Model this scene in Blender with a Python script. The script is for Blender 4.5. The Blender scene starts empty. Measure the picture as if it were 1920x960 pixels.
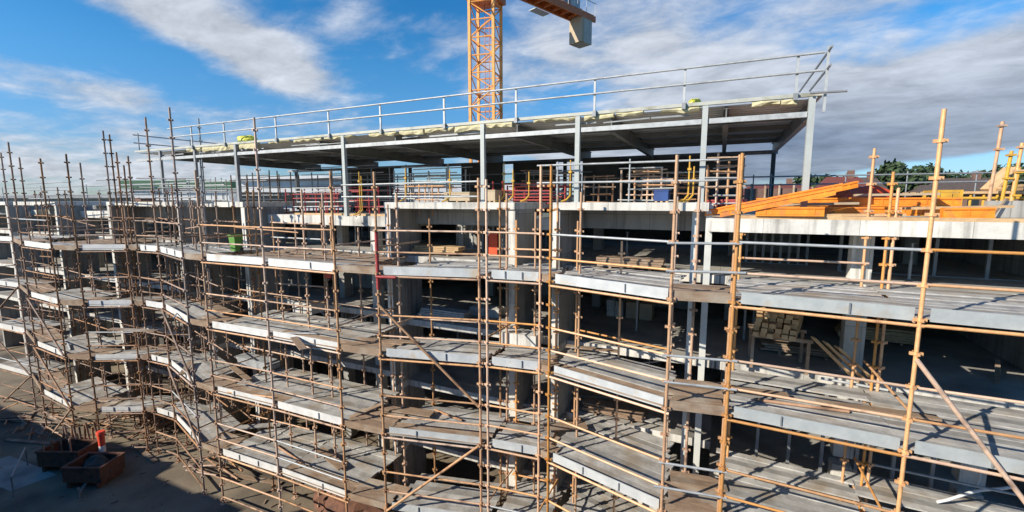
import bpy, math, random
from mathutils import Vector, Matrix, noise
random.seed(7)
C = bpy.context.scene
R_ = math.radians

# ---------------------------------------------------------------- camera, light, exposure
CAM_Z = 14.0; PITCH = math.atan(103/835.0); YAW = R_(25); FPX = 835.0
cd = bpy.data.cameras.new('camera'); cam = bpy.data.objects.new('camera', cd)
C.collection.objects.link(cam); C.camera = cam
cam.location = (0, 0, CAM_Z); cam.rotation_euler = (math.pi/2-PITCH, 0, YAW)
cd.sensor_width = 36; cd.lens = 36*FPX/1920; cd.clip_start = .1; cd.clip_end = 6000
C.render.resolution_x = 1024; C.render.resolution_y = 512
C.view_settings.view_transform = 'Standard'; C.view_settings.look = 'None'
C.view_settings.exposure = 0.45; C.view_settings.gamma = 1
SUN_EL = R_(28); SUN_DIR = Vector((.63, .78, 0)).normalized()      # the way the light travels, in plan
sl = bpy.data.lights.new('sun', 'SUN'); sl.energy = 5.0; sl.angle = R_(.5); sl.color = (1, .91, .77)
so = bpy.data.objects.new('sun', sl); C.collection.objects.link(so)
trav = Vector((SUN_DIR.x*math.cos(SUN_EL), SUN_DIR.y*math.cos(SUN_EL), -math.sin(SUN_EL)))
so.rotation_euler = trav.to_track_quat('-Z', 'Y').to_euler(); so.location = (-20, -20, 40)

W = bpy.data.worlds.new('World'); C.world = W; W.use_nodes = True
nt = W.node_tree; nt.nodes.clear(); N = nt.nodes; LK = nt.links
def nn(t, **k):
    n = N.new(t)
    for a, b in k.items(): setattr(n, a, b)
    return n
def mth(op, a, b=None, c=None, clamp=False):
    n = nn('ShaderNodeMath', operation=op, use_clamp=clamp)
    for i, v in enumerate((a, b, c)):
        if v is None: continue
        if isinstance(v, (int, float)): n.inputs[i].default_value = v
        else: LK.new(v, n.inputs[i])
    return n.outputs[0]
sky = nn('ShaderNodeTexSky', sky_type='NISHITA'); sky.sun_disc = False
sky.sun_elevation = SUN_EL; sky.sun_rotation = math.atan2(-SUN_DIR.x, -SUN_DIR.y)
sky.air_density = 1.0; sky.dust_density = .1; sky.ozone_density = 3.0; sky.altitude = 100
tc = nn('ShaderNodeTexCoord'); sp = nn('ShaderNodeSeparateXYZ'); LK.new(tc.outputs['Generated'], sp.inputs[0])
az = mth('ARCTAN2', sp.outputs[0], sp.outputs[1]); el = mth('ARCSINE', sp.outputs[2])
# cloud plane coordinates (perspective of a flat layer) for the texture of the clouds
elc = mth('MAXIMUM', sp.outputs[2], .02)
dn = mth('ADD', elc, .16)
cx = mth('DIVIDE', sp.outputs[0], dn); cy = mth('DIVIDE', sp.outputs[1], dn)
cc = nn('ShaderNodeCombineXYZ'); LK.new(cx, cc.inputs[0]); LK.new(cy, cc.inputs[1])
def nz(vec, scale, detail=6, rough=.55, dist=0.0, loc=(0, 0, 0), sc=(1, 1, 1), rot=(0, 0, 0)):
    mp = nn('ShaderNodeMapping'); LK.new(vec, mp.inputs[0])
    mp.inputs['Location'].default_value = loc; mp.inputs['Scale'].default_value = sc; mp.inputs['Rotation'].default_value = rot
    n = nn('ShaderNodeTexNoise'); LK.new(mp.outputs[0], n.inputs['Vector'])
    n.inputs['Scale'].default_value = scale; n.inputs['Detail'].default_value = detail
    n.inputs['Roughness'].default_value = rough; n.inputs['Distortion'].default_value = dist
    return n.outputs[0]
n1 = nz(cc.outputs[0], 1.7, 9, .58, .35, (5.4, 0.4, 0), (1, 1, 1))
n2 = nz(cc.outputs[0], 4.2, 9, .62, .3, (7.3, 2.2, 0), (.85, 1.15, 1), (0, 0, .5))
n3 = nz(cc.outputs[0], .8, 4, .5, .2, (1.3, 9.2, 0))
def blob(a, e, wa, we, s, tilt=0.0):
    """a soft patch of the cloud layer, centred on a compass direction and elevation (degrees)"""
    da = mth('SUBTRACT', az, R_(a)); de = mth('SUBTRACT', el, R_(e))
    if tilt: de = mth('SUBTRACT', de, mth('MULTIPLY', da, tilt))
    q = mth('ADD', mth('POWER', mth('ABSOLUTE', mth('DIVIDE', da, R_(wa))), 2), mth('POWER', mth('ABSOLUTE', mth('DIVIDE', de, R_(we))), 2))
    return mth('MULTIPLY', mth('EXPONENT', mth('MULTIPLY', q, -1)), s)
def azel(px, py):
    u = (px-960)/FPX; v = -(py-480)/FPX
    fx = math.cos(PITCH)+v*math.sin(PITCH); fz = -math.sin(PITCH)+v*math.cos(PITCH)
    d = Vector((-math.sin(YAW)*fx+math.cos(YAW)*u, math.cos(YAW)*fx+math.sin(YAW)*u, fz)).normalized()
    return math.degrees(math.atan2(d.x, d.y)), math.degrees(math.asin(d.z))
BL = [(420, 70, 11, 3.6, .55, -.35), (560, 150, 9, 4.0, .55, -.45), (250, 18, 7, 2.2, .35, -.2), (680, 60, 6, 3.6, .30, -.3), (120, 165, 9, 2.7, .80, -.16), (40, 30, 3, 1.5, .1, 0),
      (60, 305, 20, 4.6, .55, 0), (290, 310, 9, 3.5, .30, 0), (820, 60, 5, 3.5, .30, 0), (1000, 120, 9, 6, .50, 0), (1250, 60, 12, 7, .45, 0), (1330, 170, 14, 6, .45, 0),
      (1600, 40, 14, 5, .40, .1), (1400, 265, 22, 4.8, .75, .04), (1760, 225, 20, 5.5, .95, .12), (1900, 110, 12, 5, .45, .2), (600, 250, 12, 2.4, .22, 0), (1100, 300, 14, 3.5, .45, 0)]
tot = None
for px, py, wa, we, s, t in BL:
    a, e = azel(px, py); b = blob(a, e, wa, we, s, t)
    tot = b if tot is None else mth('ADD', tot, b)
hole = None
for px, py, wa, we, s in [(1830, 322, 10, 1.3, 1.5), (200, 225, 9, 2.2, .35), (60, 70, 9, 4.5, .4), (700, 210, 8, 2.6, .25), (1080, 185, 5, 2.5, .35), (1500,110,5,3,.25), (1400,20,5,3,.2), (1780,60,6,3,.25)]:
    a, e = azel(px, py); b = blob(a, e, wa, we, s, .04)
    hole = b if hole is None else mth('ADD', hole, b)
base = mth('SUBTRACT', tot, hole)
base = mth('ADD', base, .02)
dens = mth('ADD', base, mth('MULTIPLY', mth('SUBTRACT', n1, .5), 1.25))
dens = mth('ADD', dens, mth('MULTIPLY', mth('SUBTRACT', n2, .5), .85))
mr = nn('ShaderNodeMapRange', interpolation_type='SMOOTHSTEP'); LK.new(dens, mr.inputs[0])
mr.inputs[1].default_value = .12; mr.inputs[2].default_value = .80; mr.inputs[3].default_value = 0; mr.inputs[4].default_value = .93
# thick parts of the layer are darker underneath
dk_a, dk_e = azel(1650, 285); dk = blob(dk_a, dk_e, 26, 5.5, 1.0, .08)
a2, e2 = azel(1380, 270); dk = mth('ADD', dk, blob(a2, e2, 12, 4, .5, 0))
dkn = mth('MULTIPLY', dk, mth('ADD', mth('MULTIPLY', n3, 1.1), .25), clamp=True)
ccol = nn('ShaderNodeMixRGB'); LK.new(dkn, ccol.inputs[0])
ccol.inputs[1].default_value = (5.6, 5.95, 6.6, 1); ccol.inputs[2].default_value = (1.9, 2.35, 3.3, 1)
shade = nn('ShaderNodeMixRGB', blend_type='MULTIPLY'); shade.inputs[0].default_value = 1
LK.new(ccol.outputs[0], shade.inputs[1])
shv = nn('ShaderNodeMapRange'); LK.new(n2, shv.inputs[0]); shv.inputs[1].default_value = .3; shv.inputs[2].default_value = .7; shv.inputs[3].default_value = .70; shv.inputs[4].default_value = 1.2
cmb = nn('ShaderNodeCombineXYZ'); [LK.new(shv.outputs[0], cmb.inputs[i]) for i in range(3)]
LK.new(cmb.outputs[0], shade.inputs[2])
hs = nn('ShaderNodeHueSaturation'); LK.new(sky.outputs[0], hs.inputs['Color']); hs.inputs['Saturation'].default_value = 1.38; hs.inputs['Value'].default_value = 1.34
hz_ = nn('ShaderNodeMapRange', interpolation_type='SMOOTHSTEP'); LK.new(el, hz_.inputs[0]); hz_.inputs[1].default_value = R_(-1); hz_.inputs[2].default_value = R_(16); hz_.inputs[3].default_value = 1; hz_.inputs[4].default_value = 0
hm = nn('ShaderNodeMixRGB', blend_type='MULTIPLY'); LK.new(hz_.outputs[0], hm.inputs[0]); LK.new(hs.outputs[0], hm.inputs[1]); hm.inputs[2].default_value = (.36, .50, .74, 1)
mixc = nn('ShaderNodeMixRGB'); LK.new(mr.outputs[0], mixc.inputs[0]); LK.new(hm.outputs[0], mixc.inputs[1]); LK.new(shade.outputs[0], mixc.inputs[2])
bg = nn('ShaderNodeBackground'); LK.new(mixc.outputs[0], bg.inputs[0]); bg.inputs[1].default_value = .085
wo = nn('ShaderNodeOutputWorld'); LK.new(bg.outputs[0], wo.inputs[0])

# ---------------------------------------------------------------- measuring helpers (photo pixel -> place in the world)
FWD = (-math.sin(YAW), math.cos(YAW)); RGT = (math.cos(YAW), math.sin(YAW))
def ray(px, py):
    u = (px-960)/FPX; v = -(py-480)/FPX
    fx = math.cos(PITCH)+v*math.sin(PITCH); fz = -math.sin(PITCH)+v*math.cos(PITCH)
    return Vector((FWD[0]*fx+RGT[0]*u, FWD[1]*fx+RGT[1]*u, fz))
def at_z(px, py, z):
    d = ray(px, py); return d*((z-CAM_Z)/d.z)+Vector((0, 0, CAM_Z))
def at_y(px, py, y):
    d = ray(px, py); return d*(y/d.y)+Vector((0, 0, CAM_Z))
def at_D(px, py, D):
    d = ray(px, py); k = D/(d.x*FWD[0]+d.y*FWD[1]); return d*k+Vector((0, 0, CAM_Z))

# ---------------------------------------------------------------- materials
MATS = {}
def mat(name, c1, c2=None, scale=3.0, rough=.7, metal=0.0, bump=.0, stretch=(1, 1, 1), island=0.0, c3=None, s3=.6, lo=.35, hi=.65, t3=(.55, .7), bscale=None, orand=0.0, panel=None):
    if name in MATS: return MATS[name]
    m = bpy.data.materials.new(name); m.use_nodes = True
    t = m.node_tree; b = t.nodes['Principled BSDF']; L = t.links
    b.inputs['Roughness'].default_value = rough; b.inputs['Metallic'].default_value = metal
    geo = t.nodes.new('ShaderNodeNewGeometry'); mp = t.nodes.new('ShaderNodeMapping')
    L.new(geo.outputs['Position'], mp.inputs[0]); mp.inputs['Scale'].default_value = stretch
    n = t.nodes.new('ShaderNodeTexNoise'); L.new(mp.outputs[0], n.inputs['Vector'])
    n.inputs['Scale'].default_value = scale; n.inputs['Detail'].default_value = 8; n.inputs['Roughness'].default_value = .62
    r = t.nodes.new('ShaderNodeMapRange'); L.new(n.outputs[0], r.inputs[0]); r.inputs[1].default_value = lo; r.inputs[2].default_value = hi
    mx = t.nodes.new('ShaderNodeMixRGB'); L.new(r.outputs[0], mx.inputs[0])
    mx.inputs[1].default_value = (*c1, 1); mx.inputs[2].default_value = (*(c2 or c1), 1)
    out = mx.outputs[0]
    if c3:
        n3 = t.nodes.new('ShaderNodeTexNoise'); L.new(geo.outputs['Position'], n3.inputs['Vector']); n3.inputs['Scale'].default_value = s3; n3.inputs['Detail'].default_value = 7
        r3 = t.nodes.new('ShaderNodeMapRange'); L.new(n3.outputs[0], r3.inputs[0]); r3.inputs[1].default_value = t3[0]; r3.inputs[2].default_value = t3[1]
        m3 = t.nodes.new('ShaderNodeMixRGB'); L.new(r3.outputs[0], m3.inputs[0]); L.new(out, m3.inputs[1]); m3.inputs[2].default_value = (*c3, 1); out = m3.outputs[0]
    if island:
        hs = t.nodes.new('ShaderNodeHueSaturation'); L.new(out, hs.inputs['Color'])
        ri = t.nodes.new('ShaderNodeMapRange'); L.new(geo.outputs['Random Per Island'], ri.inputs[0]); ri.inputs[3].default_value = 1-island; ri.inputs[4].default_value = 1+island
        L.new(ri.outputs[0], hs.inputs['Value']); out = hs.outputs[0]
    if orand:
        hs = t.nodes.new('ShaderNodeHueSaturation'); L.new(out, hs.inputs['Color']); oi = t.nodes.new('ShaderNodeObjectInfo')
        ri = t.nodes.new('ShaderNodeMapRange'); L.new(oi.outputs['Random'], ri.inputs[0]); ri.inputs[3].default_value = 1-orand; ri.inputs[4].default_value = 1+orand*.7; L.new(ri.outputs[0], hs.inputs['Value'])
        r2 = t.nodes.new('ShaderNodeMath'); r2.operation = 'MULTIPLY'; L.new(oi.outputs['Random'], r2.inputs[0]); r2.inputs[1].default_value = 37.7
        r3_ = t.nodes.new('ShaderNodeMath'); r3_.operation = 'FRACT'; L.new(r2.outputs[0], r3_.inputs[0])
        r4 = t.nodes.new('ShaderNodeMapRange'); L.new(r3_.outputs[0], r4.inputs[0]); r4.inputs[3].default_value = .62; r4.inputs[4].default_value = 1.15; L.new(r4.outputs[0], hs.inputs['Saturation']); out = hs.outputs[0]
    if panel:
        sx = t.nodes.new('ShaderNodeSeparateXYZ'); L.new(geo.outputs['Position'], sx.inputs[0]); ad = t.nodes.new('ShaderNodeMath'); L.new(sx.outputs[0], ad.inputs[0]); L.new(sx.outputs[1], ad.inputs[1])
        cb = t.nodes.new('ShaderNodeCombineXYZ'); L.new(ad.outputs[0], cb.inputs[0]); L.new(sx.outputs[2], cb.inputs[1])
        bk = t.nodes.new('ShaderNodeTexBrick'); L.new(cb.outputs[0], bk.inputs['Vector']); bk.offset = 0; bk.inputs['Scale'].default_value = 1; bk.inputs['Brick Width'].default_value = panel[0]; bk.inputs['Row Height'].default_value = panel[1]; bk.inputs['Mortar Size'].default_value = .012; bk.inputs['Mortar Smooth'].default_value = .4
        bk.inputs['Color1'].default_value = (1, 1, 1, 1); bk.inputs['Color2'].default_value = (.84, .85, .86, 1); bk.inputs['Mortar'].default_value = (.55, .54, .52, 1)
        dr = t.nodes.new('ShaderNodeTexNoise'); dm = t.nodes.new('ShaderNodeMapping'); L.new(geo.outputs['Position'], dm.inputs[0]); dm.inputs['Scale'].default_value = (5, 5, .35); L.new(dm.outputs[0], dr.inputs['Vector']); dr.inputs['Scale'].default_value = 1; dr.inputs['Detail'].default_value = 5
        dR = t.nodes.new('ShaderNodeMapRange'); L.new(dr.outputs[0], dR.inputs[0]); dR.inputs[1].default_value = .5; dR.inputs[2].default_value = .68; dR.inputs[3].default_value = 1; dR.inputs[4].default_value = .62
        m5 = t.nodes.new('ShaderNodeMixRGB'); m5.blend_type = 'MULTIPLY'; m5.inputs[0].default_value = 1; L.new(out, m5.inputs[1]); L.new(bk.outputs[0], m5.inputs[2])
        m6 = t.nodes.new('ShaderNodeMixRGB'); m6.blend_type = 'MULTIPLY'; m6.inputs[0].default_value = 1; L.new(m5.outputs[0], m6.inputs[1]); cq = t.nodes.new('ShaderNodeCombineXYZ'); [L.new(dR.outputs[0], cq.inputs[i_]) for i_ in range(3)]; L.new(cq.outputs[0], m6.inputs[2]); out = m6.outputs[0]
    L.new(out, b.inputs['Base Color'])
    if bump:
        bn = t.nodes.new('ShaderNodeTexNoise'); L.new(mp.outputs[0], bn.inputs['Vector']); bn.inputs['Scale'].default_value = bscale or scale*5; bn.inputs['Detail'].default_value = 6
        bp = t.nodes.new('ShaderNodeBump'); bp.inputs['Strength'].default_value = bump; bp.inputs['Distance'].default_value = .03
        L.new(bn.outputs[0], bp.inputs['Height']); L.new(bp.outputs[0], b.inputs['Normal'])
    MATS[name] = m; return m
conc = mat('grey_concrete', (.40, .39, .36), (.29, .28, .26), .9, .9, bump=.35, c3=(.20, .19, .175), s3=.5, t3=(.56, .8), stretch=(1, 1, .45), bscale=14, panel=(1.25, 1.5))
slabm = mat('pale_sunlit_concrete', (.72, .70, .65), (.56, .54, .49), 1.3, .88, bump=.3, c3=(.30, .28, .25), s3=.8, t3=(.58, .75), bscale=18, panel=(2.4, 5))  # pale concrete; the sunlit look of wall and slab fronts is in its colour
floorm = mat('floor_concrete', (.40, .38, .34), (.29, .275, .25), .8, .88, bump=.3, c3=(.17, .16, .145), s3=.45, t3=(.5, .72), bscale=20)
orange = mat('orange_painted_steel', (.70, .385, .17), (.60, .30, .12), 6, .55, .15, c3=(.30, .15, .08), s3=3.2, t3=(.60, .78), bump=.15, orand=.24)
tan = mat('worn_tan_painted_steel', (.60, .37, .21), (.48, .27, .15), 6, .6, .1, c3=(.20, .11, .07), s3=2.6, t3=(.54, .70), bump=.15, orand=.28)
rust = mat('rusty_brown_steel', (.42, .25, .15), (.30, .17, .10), 5, .75, .1, c3=(.15, .09, .06), s3=2.0, t3=(.50, .66), bump=.2, orand=.36)
redp = mat('red_painted_steel', (.42, .05, .05), (.28, .035, .035), 5, .5)
galv = mat('galvanised_steel', (.46, .48, .49), (.35, .37, .38), 4, .55, .25, c3=(.3, .31, .32), s3=2)
dgalv = mat('dull_galvanised_steel', (.30, .315, .33), (.22, .235, .25), 4, .55, .35)
toe = mat('galvanised_toe_board', (.54, .56, .565), (.42, .445, .455), 2.2, .55, .1, island=.07, c3=(.46, .40, .32), s3=1.6, t3=(.60, .74), bump=.1)
wtoe = mat('pale_toe_board', (.70, .70, .68), (.56, .56, .55), 2.2, .6, .05, island=.08, c3=(.50, .43, .34), s3=1.3, t3=(.6, .78), bump=.15)
dtoe = mat('dull_toe_board', (.42, .45, .45), (.33, .36, .37), 2.2, .6, .15, island=.1, c3=(.36, .28, .19), s3=1.2, t3=(.56, .74), bump=.15)  # duller grey base with brown patches, for the right bays
steelpl = mat('steel_scaffold_plank', (.42, .41, .385), (.25, .245, .235), 2.0, .75, .05, island=.33, c3=(.27, .225, .175), s3=1.1, t3=(.50, .70), bump=.3)
timber = mat('weathered_timber', (.30, .21, .14), (.20, .135, .09), 2.2, .85, island=.30, stretch=(1, 4, 4), c3=(.35, .30, .24), s3=1.1, t3=(.5, .7), bump=.4)
newtim = mat('pale_timber', (.58, .40, .22), (.44, .28, .14), 3, .8, island=.2, bump=.3)
dark = mat('dark_steel', (.06, .065, .07), (.04, .045, .05), 3, .6, .3)
deckun = mat('grey_metal_decking', (.62, .63, .60), (.48, .49, .47), 1.2, .6, .0)
rafm = mat('primed_steel', (.17, .18, .17), (.12, .125, .12), 2, .6)
colm = mat('grey_painted_column', (.42, .45, .44), (.36, .39, .385), 2, .55, .1)
fascm = mat('grey_green_fascia', (.47, .48, .43), (.38, .39, .35), 2, .6, .1, c3=(.25, .25, .2), s3=1.2)
cwhite = mat('pale_coated_steel', (.62, .63, .60), (.52, .53, .50), 2, .5, .1)
insul = mat('yellow_insulation', (.62, .57, .37), (.48, .43, .25), 6, .95, bump=.6)
yell = mat('yellow_painted_steel', (.62, .37, .04), (.48, .27, .04), 4, .5, island=.05)
limey = mat('yellow_plastic_wrap', (.66, .62, .05), (.5, .5, .06), 3, .5)
orbeam = mat('bright_orange_formwork', (.86, .30, .025), (.70, .20, .018), 3, .5, island=.2, c3=(.40, .16, .06), s3=2.2, t3=(.54, .72), bump=.2)
redor = mat('red_orange_plastic', (.75, .09, .02), (.6, .06, .02), 3, .5)
cranem = mat('orange_crane_paint', (.84, .40, .10), (.70, .29, .06), 3, .5, c3=(.40, .16, .05), s3=2, t3=(.6, .72))
craned = mat('brown_orange_crane_paint', (.58, .17, .035), (.44, .12, .03), 3, .5)
cweight = mat('counterweight_concrete', (.50, .49, .44), (.42, .41, .37), 2, .85, bump=.2)
blue = mat('blue_plastic', (.025, .07, .24), (.02, .05, .18), 3, .5)
green = mat('bright_green_plastic', (.12, .30, .05), (.08, .22, .04), 3, .6)
dgreen = mat('dark_green_cladding', (.03, .13, .06), (.025, .10, .05), 2, .6)
whitep = mat('white_cladding', (.75, .76, .76), (.62, .63, .64), 1.5, .7, stretch=(1, 1, .3))
brickb = mat('brown_masonry', (.20, .115, .085), (.14, .08, .065), 3, .9)
skipm = mat('rusty_skip_steel', (.19, .085, .05), (.12, .055, .035), 4, .85, c3=(.06, .035, .025), s3=2.5, bump=.4)
rubble = mat('dark_rubble', (.10, .085, .07), (.05, .045, .04), 8, .95, bump=.6)
tile = mat('dark_roof_tiles', (.10, .075, .065), (.065, .05, .045), 4, .85, island=.15)
tiler = mat('red_roof_tiles', (.17, .05, .04), (.12, .035, .03), 4, .85)
leaf = mat('dark_foliage', (.045, .075, .025), (.025, .045, .018), 1.2, .8, island=.4)
bark = mat('brown_bark', (.12, .085, .06), (.08, .06, .045), 6, .9)
glassd = mat('dark_window_glass', (.03, .035, .04), (.02, .025, .03), 2, .15)
cardb = mat('beige_board', (.46, .38, .27), (.40, .32, .22), 3, .85)
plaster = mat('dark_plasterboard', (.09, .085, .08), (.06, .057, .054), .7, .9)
pink = mat('orange_red_plastic', (.85, .10, .04), (.8, .08, .05), 3, .45)
reflect = mat('white_reflective_band', (.8, .8, .78), None, 3, .4)

# ground: concrete apron with dirt, dark damp patches
gm = mat('site_ground', (.27, .22, .155), (.17, .135, .095), .35, .92, bump=.4, c3=(.085, .07, .055), s3=.22, t3=(.48, .62), bscale=6)
farm = mat('far_ground', (.12, .13, .08), (.16, .15, .11), .02, .95)

# ---------------------------------------------------------------- mesh helpers
class MB:
    def __init__(s): s.v = []; s.f = []; s.sm = False
    def box(s, x0, y0, z0, x1, y1, z1):
        b = len(s.v)
        s.v += [(x, y, z) for z in (z0, z1) for x, y in ((x0, y0), (x1, y0), (x1, y1), (x0, y1))]
        s.f += [[b+i for i in q] for q in ((0, 3, 2, 1), (4, 5, 6, 7), (0, 1, 5, 4), (1, 2, 6, 5), (2, 3, 7, 6), (3, 0, 4, 7))]
        return s
    def beam(s, a, b, w, h, up=(0, 0, 1), off=0.0):
        """box of section w (across) x h (along up) from a to b"""
        a = Vector(a); b = Vector(b); d = (b-a)
        if d.length < 1e-6: return s
        d.normalize(); up = Vector(up)
        sd = d.cross(up)
        if sd.length < 1e-4: sd = d.cross(Vector((1, 0, 0)))
        sd.normalize(); u = sd.cross(d)
        k = len(s.v)
        for p in (a, b):
            for i, j in ((-1, -1), (1, -1), (1, 1), (-1, 1)): s.v.append(tuple(p+sd*(i*w/2)+u*(j*h/2)))
        s.f += [[k+i for i in q] for q in ((0, 1, 2, 3), (7, 6, 5, 4), (0, 4, 5, 1), (1, 5, 6, 2), (2, 6, 7, 3), (3, 7, 4, 0))]
        return s
    def tube(s, a, b, r, n=8, r2=None):
        a = Vector(a); b = Vector(b); d = (b-a)
        if d.length < 1e-6: return s
        d.normalize(); sd = d.cross(Vector((0, 0, 1)))
        if sd.length < 1e-3: sd = Vector((1, 0, 0))
        sd.normalize(); u = sd.cross(d); k = len(s.v); r2 = r if r2 is None else r2
        for p, rr in ((a, r), (b, r2)):
            for i in range(n):
                t = 2*math.pi*i/n; s.v.append(tuple(p+sd*(rr*math.cos(t))+u*(rr*math.sin(t))))
        for i in range(n): j = (i+1) % n; s.f.append([k+i, k+n+i, k+n+j, k+j])
        s.f.append([k+i for i in range(n)]); s.f.append([k+n+i for i in reversed(range(n))]); s.sm = True
        return s
    def quad(s, *p):
        k = len(s.v); s.v += [tuple(q) for q in p]; s.f.append(list(range(k, k+len(p)))); return s
    def prism(s, pts, z0, z1):
        k = len(s.v); n = len(pts)
        s.v += [(x, y, z0) for x, y in pts]+[(x, y, z1) for x, y in pts]
        s.f.append([k+i for i in reversed(range(n))]); s.f.append([k+n+i for i in range(n)])
        for i in range(n): j = (i+1) % n; s.f.append([k+i, k+j, k+n+j, k+n+i])
        return s
    def build(s, name, m, parent=None):
        if not s.v: return None
        o0 = Vector((0, 0, 0))
        q = parent
        while q is not None: o0 += q.location; q = q.parent
        if parent is None:
            xs = [p[0] for p in s.v]; ys = [p[1] for p in s.v]; zs = [p[2] for p in s.v]
            o0 = Vector(((min(xs)+max(xs))/2, (min(ys)+max(ys))/2, min(zs)))
        me = bpy.data.meshes.new(name); me.from_pydata([(x-o0.x, y-o0.y, z-o0.z) for x, y, z in s.v], [], s.f); me.update()
        if s.sm:
            for p in me.polygons: p.use_smooth = len(p.vertices) == 4
            try: me.set_sharp_from_angle(angle=R_(50))
            except Exception: pass
        me.materials.append(m); o = bpy.data.objects.new(name, me); C.collection.objects.link(o)
        if parent is None: o.location = o0
        else: o.parent = parent
        return o
def tag(o, label=None, cat=None, group=None, kind=None):
    if label: o['label'] = label
    if cat: o['category'] = cat
    if group: o['group'] = group
    if kind: o['kind'] = kind
    return o
def thing(name, label, cat, loc, group=None):
    o = bpy.data.objects.new(name, None); C.collection.objects.link(o); o.location = loc; o.empty_display_size = .2
    return tag(o, label, cat, group)
U = random.uniform
def bx(*a): return MB().box(*a)
def tb(a, b, r, n=8): return MB().tube(a, b, r, n)
def bm_(a, b, w, h, up=(0, 0, 1)): return MB().beam(a, b, w, h, up)

# ---------------------------------------------------------------- ground
g = MB(); g.quad((-3000, -3000, -.02), (3000, -3000, -.02), (3000, 3000, -.02), (-3000, 3000, -.02)).build('ground', farm); tag(bpy.data.objects['ground'], 'flat land reaching to the horizon behind the site', kind='structure')
g = MB(); g.quad((-90, -20, 0), (40, -20, 0), (40, 60, 0), (-90, 60, 0))
sg = tag(g.build('site_ground', gm), 'dusty concrete ground below the scaffold', kind='structure')
A0 = at_z(20, 865, 0)
p4 = MB(); p4.quad((A0.x-1.2, A0.y-1.5, .012), (A0.x+3.6, A0.y-1.1, .012), (A0.x+3.9, A0.y+.5, .012), (A0.x-.8, A0.y+.2, .012)).build('pavement', floorm)
tag(bpy.data.objects['pavement'], 'pale concrete patch beside the rusty bins', kind='structure')

# the finished block behind the camera whose shade lies on the foot of the site
nb = thing('neighbouring_building', 'low rendered building across the yard, throwing shade on the ground', 'building', (-10, -10, 0))
bx(-70, -16, 0, 25, -2.6, 9.3).build('wall', conc, nb); bx(-70.3, -16.3, 9.303, 25.3, -2.3, 9.5).build('roof', dgalv, nb)
for i, (xa, xb, h_) in enumerate([(-44, -38, 1.0), (-34, -31, .6), (-29.5, -27, 1.4), (-22, -15, .7)]): bx(xa, -6, 9.502, xb, -2.9, 9.5+h_).build('roofline_box', conc, nb)  # unseen boxes added to make the shadow edge on the ground uneven
for i in range(9): bx(-66+i*10, -2.597, 4, -62+i*10, -2.55, 6).build('window', glassd, nb)

# ---------------------------------------------------------------- concrete building under construction
LV = [11.5, 8.5, 5.5, 2.5]
B = thing('concrete_building', 'unfinished grey concrete apartment building with open floors behind the scaffolding', 'building', (-20, 20, 0))
XL, XR, YF, YB = -62, 9.5, 16.5, 29.5
SEG = [(-62, -23.0), (-23.0, -13.4), (-13.4, -5.3), (-5.3, .1), (.1, XR)]
for z_ in LV:
    for i, (a, b) in enumerate(SEG):
        z = 4.5 if (z_ == 5.5 and i == 4) else z_
        yf = YF + (.45 if i == 1 else 0)+.02*(i % 2)
        th = .30
        s = MB().box(a+.004, yf, z-th, b-.004, YB, z-.03).build('floor_slab', conc, B)
        bx(a+.004, yf, z-.03, b-.004, YB, z).build('floor_topping', floorm, s)
        e = MB().box(a+.03, yf-.012, z-th+.006, b-.03, yf-.002, z-.01).build('sunlit_slab_edge', slabm, s)  # thin pale plate, gives the slab front its sunlit tone by colour
ROOF = 13.95; RL = 13.27; RR = 13.46
# projecting hoods (roof slab with a deep beam behind)
HOOD = [(-62, -52.5), (-51, -44.05), (-36.9, -29.0), (-26.9, -23.05), (-13.5, -7.15), (-5.6, -.35)]
for a, b in HOOD:
    bx(a, 15.55, ROOF-.27, b, 29.5, ROOF).build('roof_slab', slabm, B)
    bx(a+.02, 17.4, 12.93, b-.02, 17.7, ROOF-.272).build('deep_beam', conc, B)
for a, b, t, th, yf in [(-52.5, -51, RL, .45, 16.9), (-44.05, -36.9, RL, .5, 16.9), (-29, -26.9, RL, .5, 16.9), (-23.05, -13.5, RL, .5, 16.9), (-7.15, -5.6, RL, .5, 17.9), (-.35, XR, RR, .43, 15.6)]:
    bx(a+.003, yf, t-th, b-.003, 29.45, t).build('roof_slab', slabm, B)
# blade walls
BW = [(-52.7, .3, 15.6, 18), (-44.35, .3, 15.6, 17.7), (-36.95, .3, 15.6, 17.6), (-29.1, .3, 15.6, 17.6), (-26.95, .2, 15.6, 17.4), (-23.3, .32, 15.6, 17.95),
      (-13.5, .32, 15.6, 17.75), (-7.45, .3, 15.65, 17.55), (-5.62, .3, 15.6, 18.0)]
zz = [0]+LV[::-1]
for x, w, y0, y1 in BW:
    for i in range(5):
        z0 = zz[i]+.003; z1 = (zz[i+1]-.305) if i < 4 else ROOF-.275
        bw = bx(x, y0, z0, x+w, y1, z1).build('blade_wall', conc, B)
        if i < 4: bx(x+.003, y0+.004, z1+.002, x+w-.003, y1-.004, zz[i+1]).build('wall_joint', slabm, bw)
        bx(x+.012, y0-.014, z0+.01, x+w-.012, y0-.003, z1-.01).build('sunlit_wall_front', slabm, bw)  # thin pale face: sun on the wall front put into the colour
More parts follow.
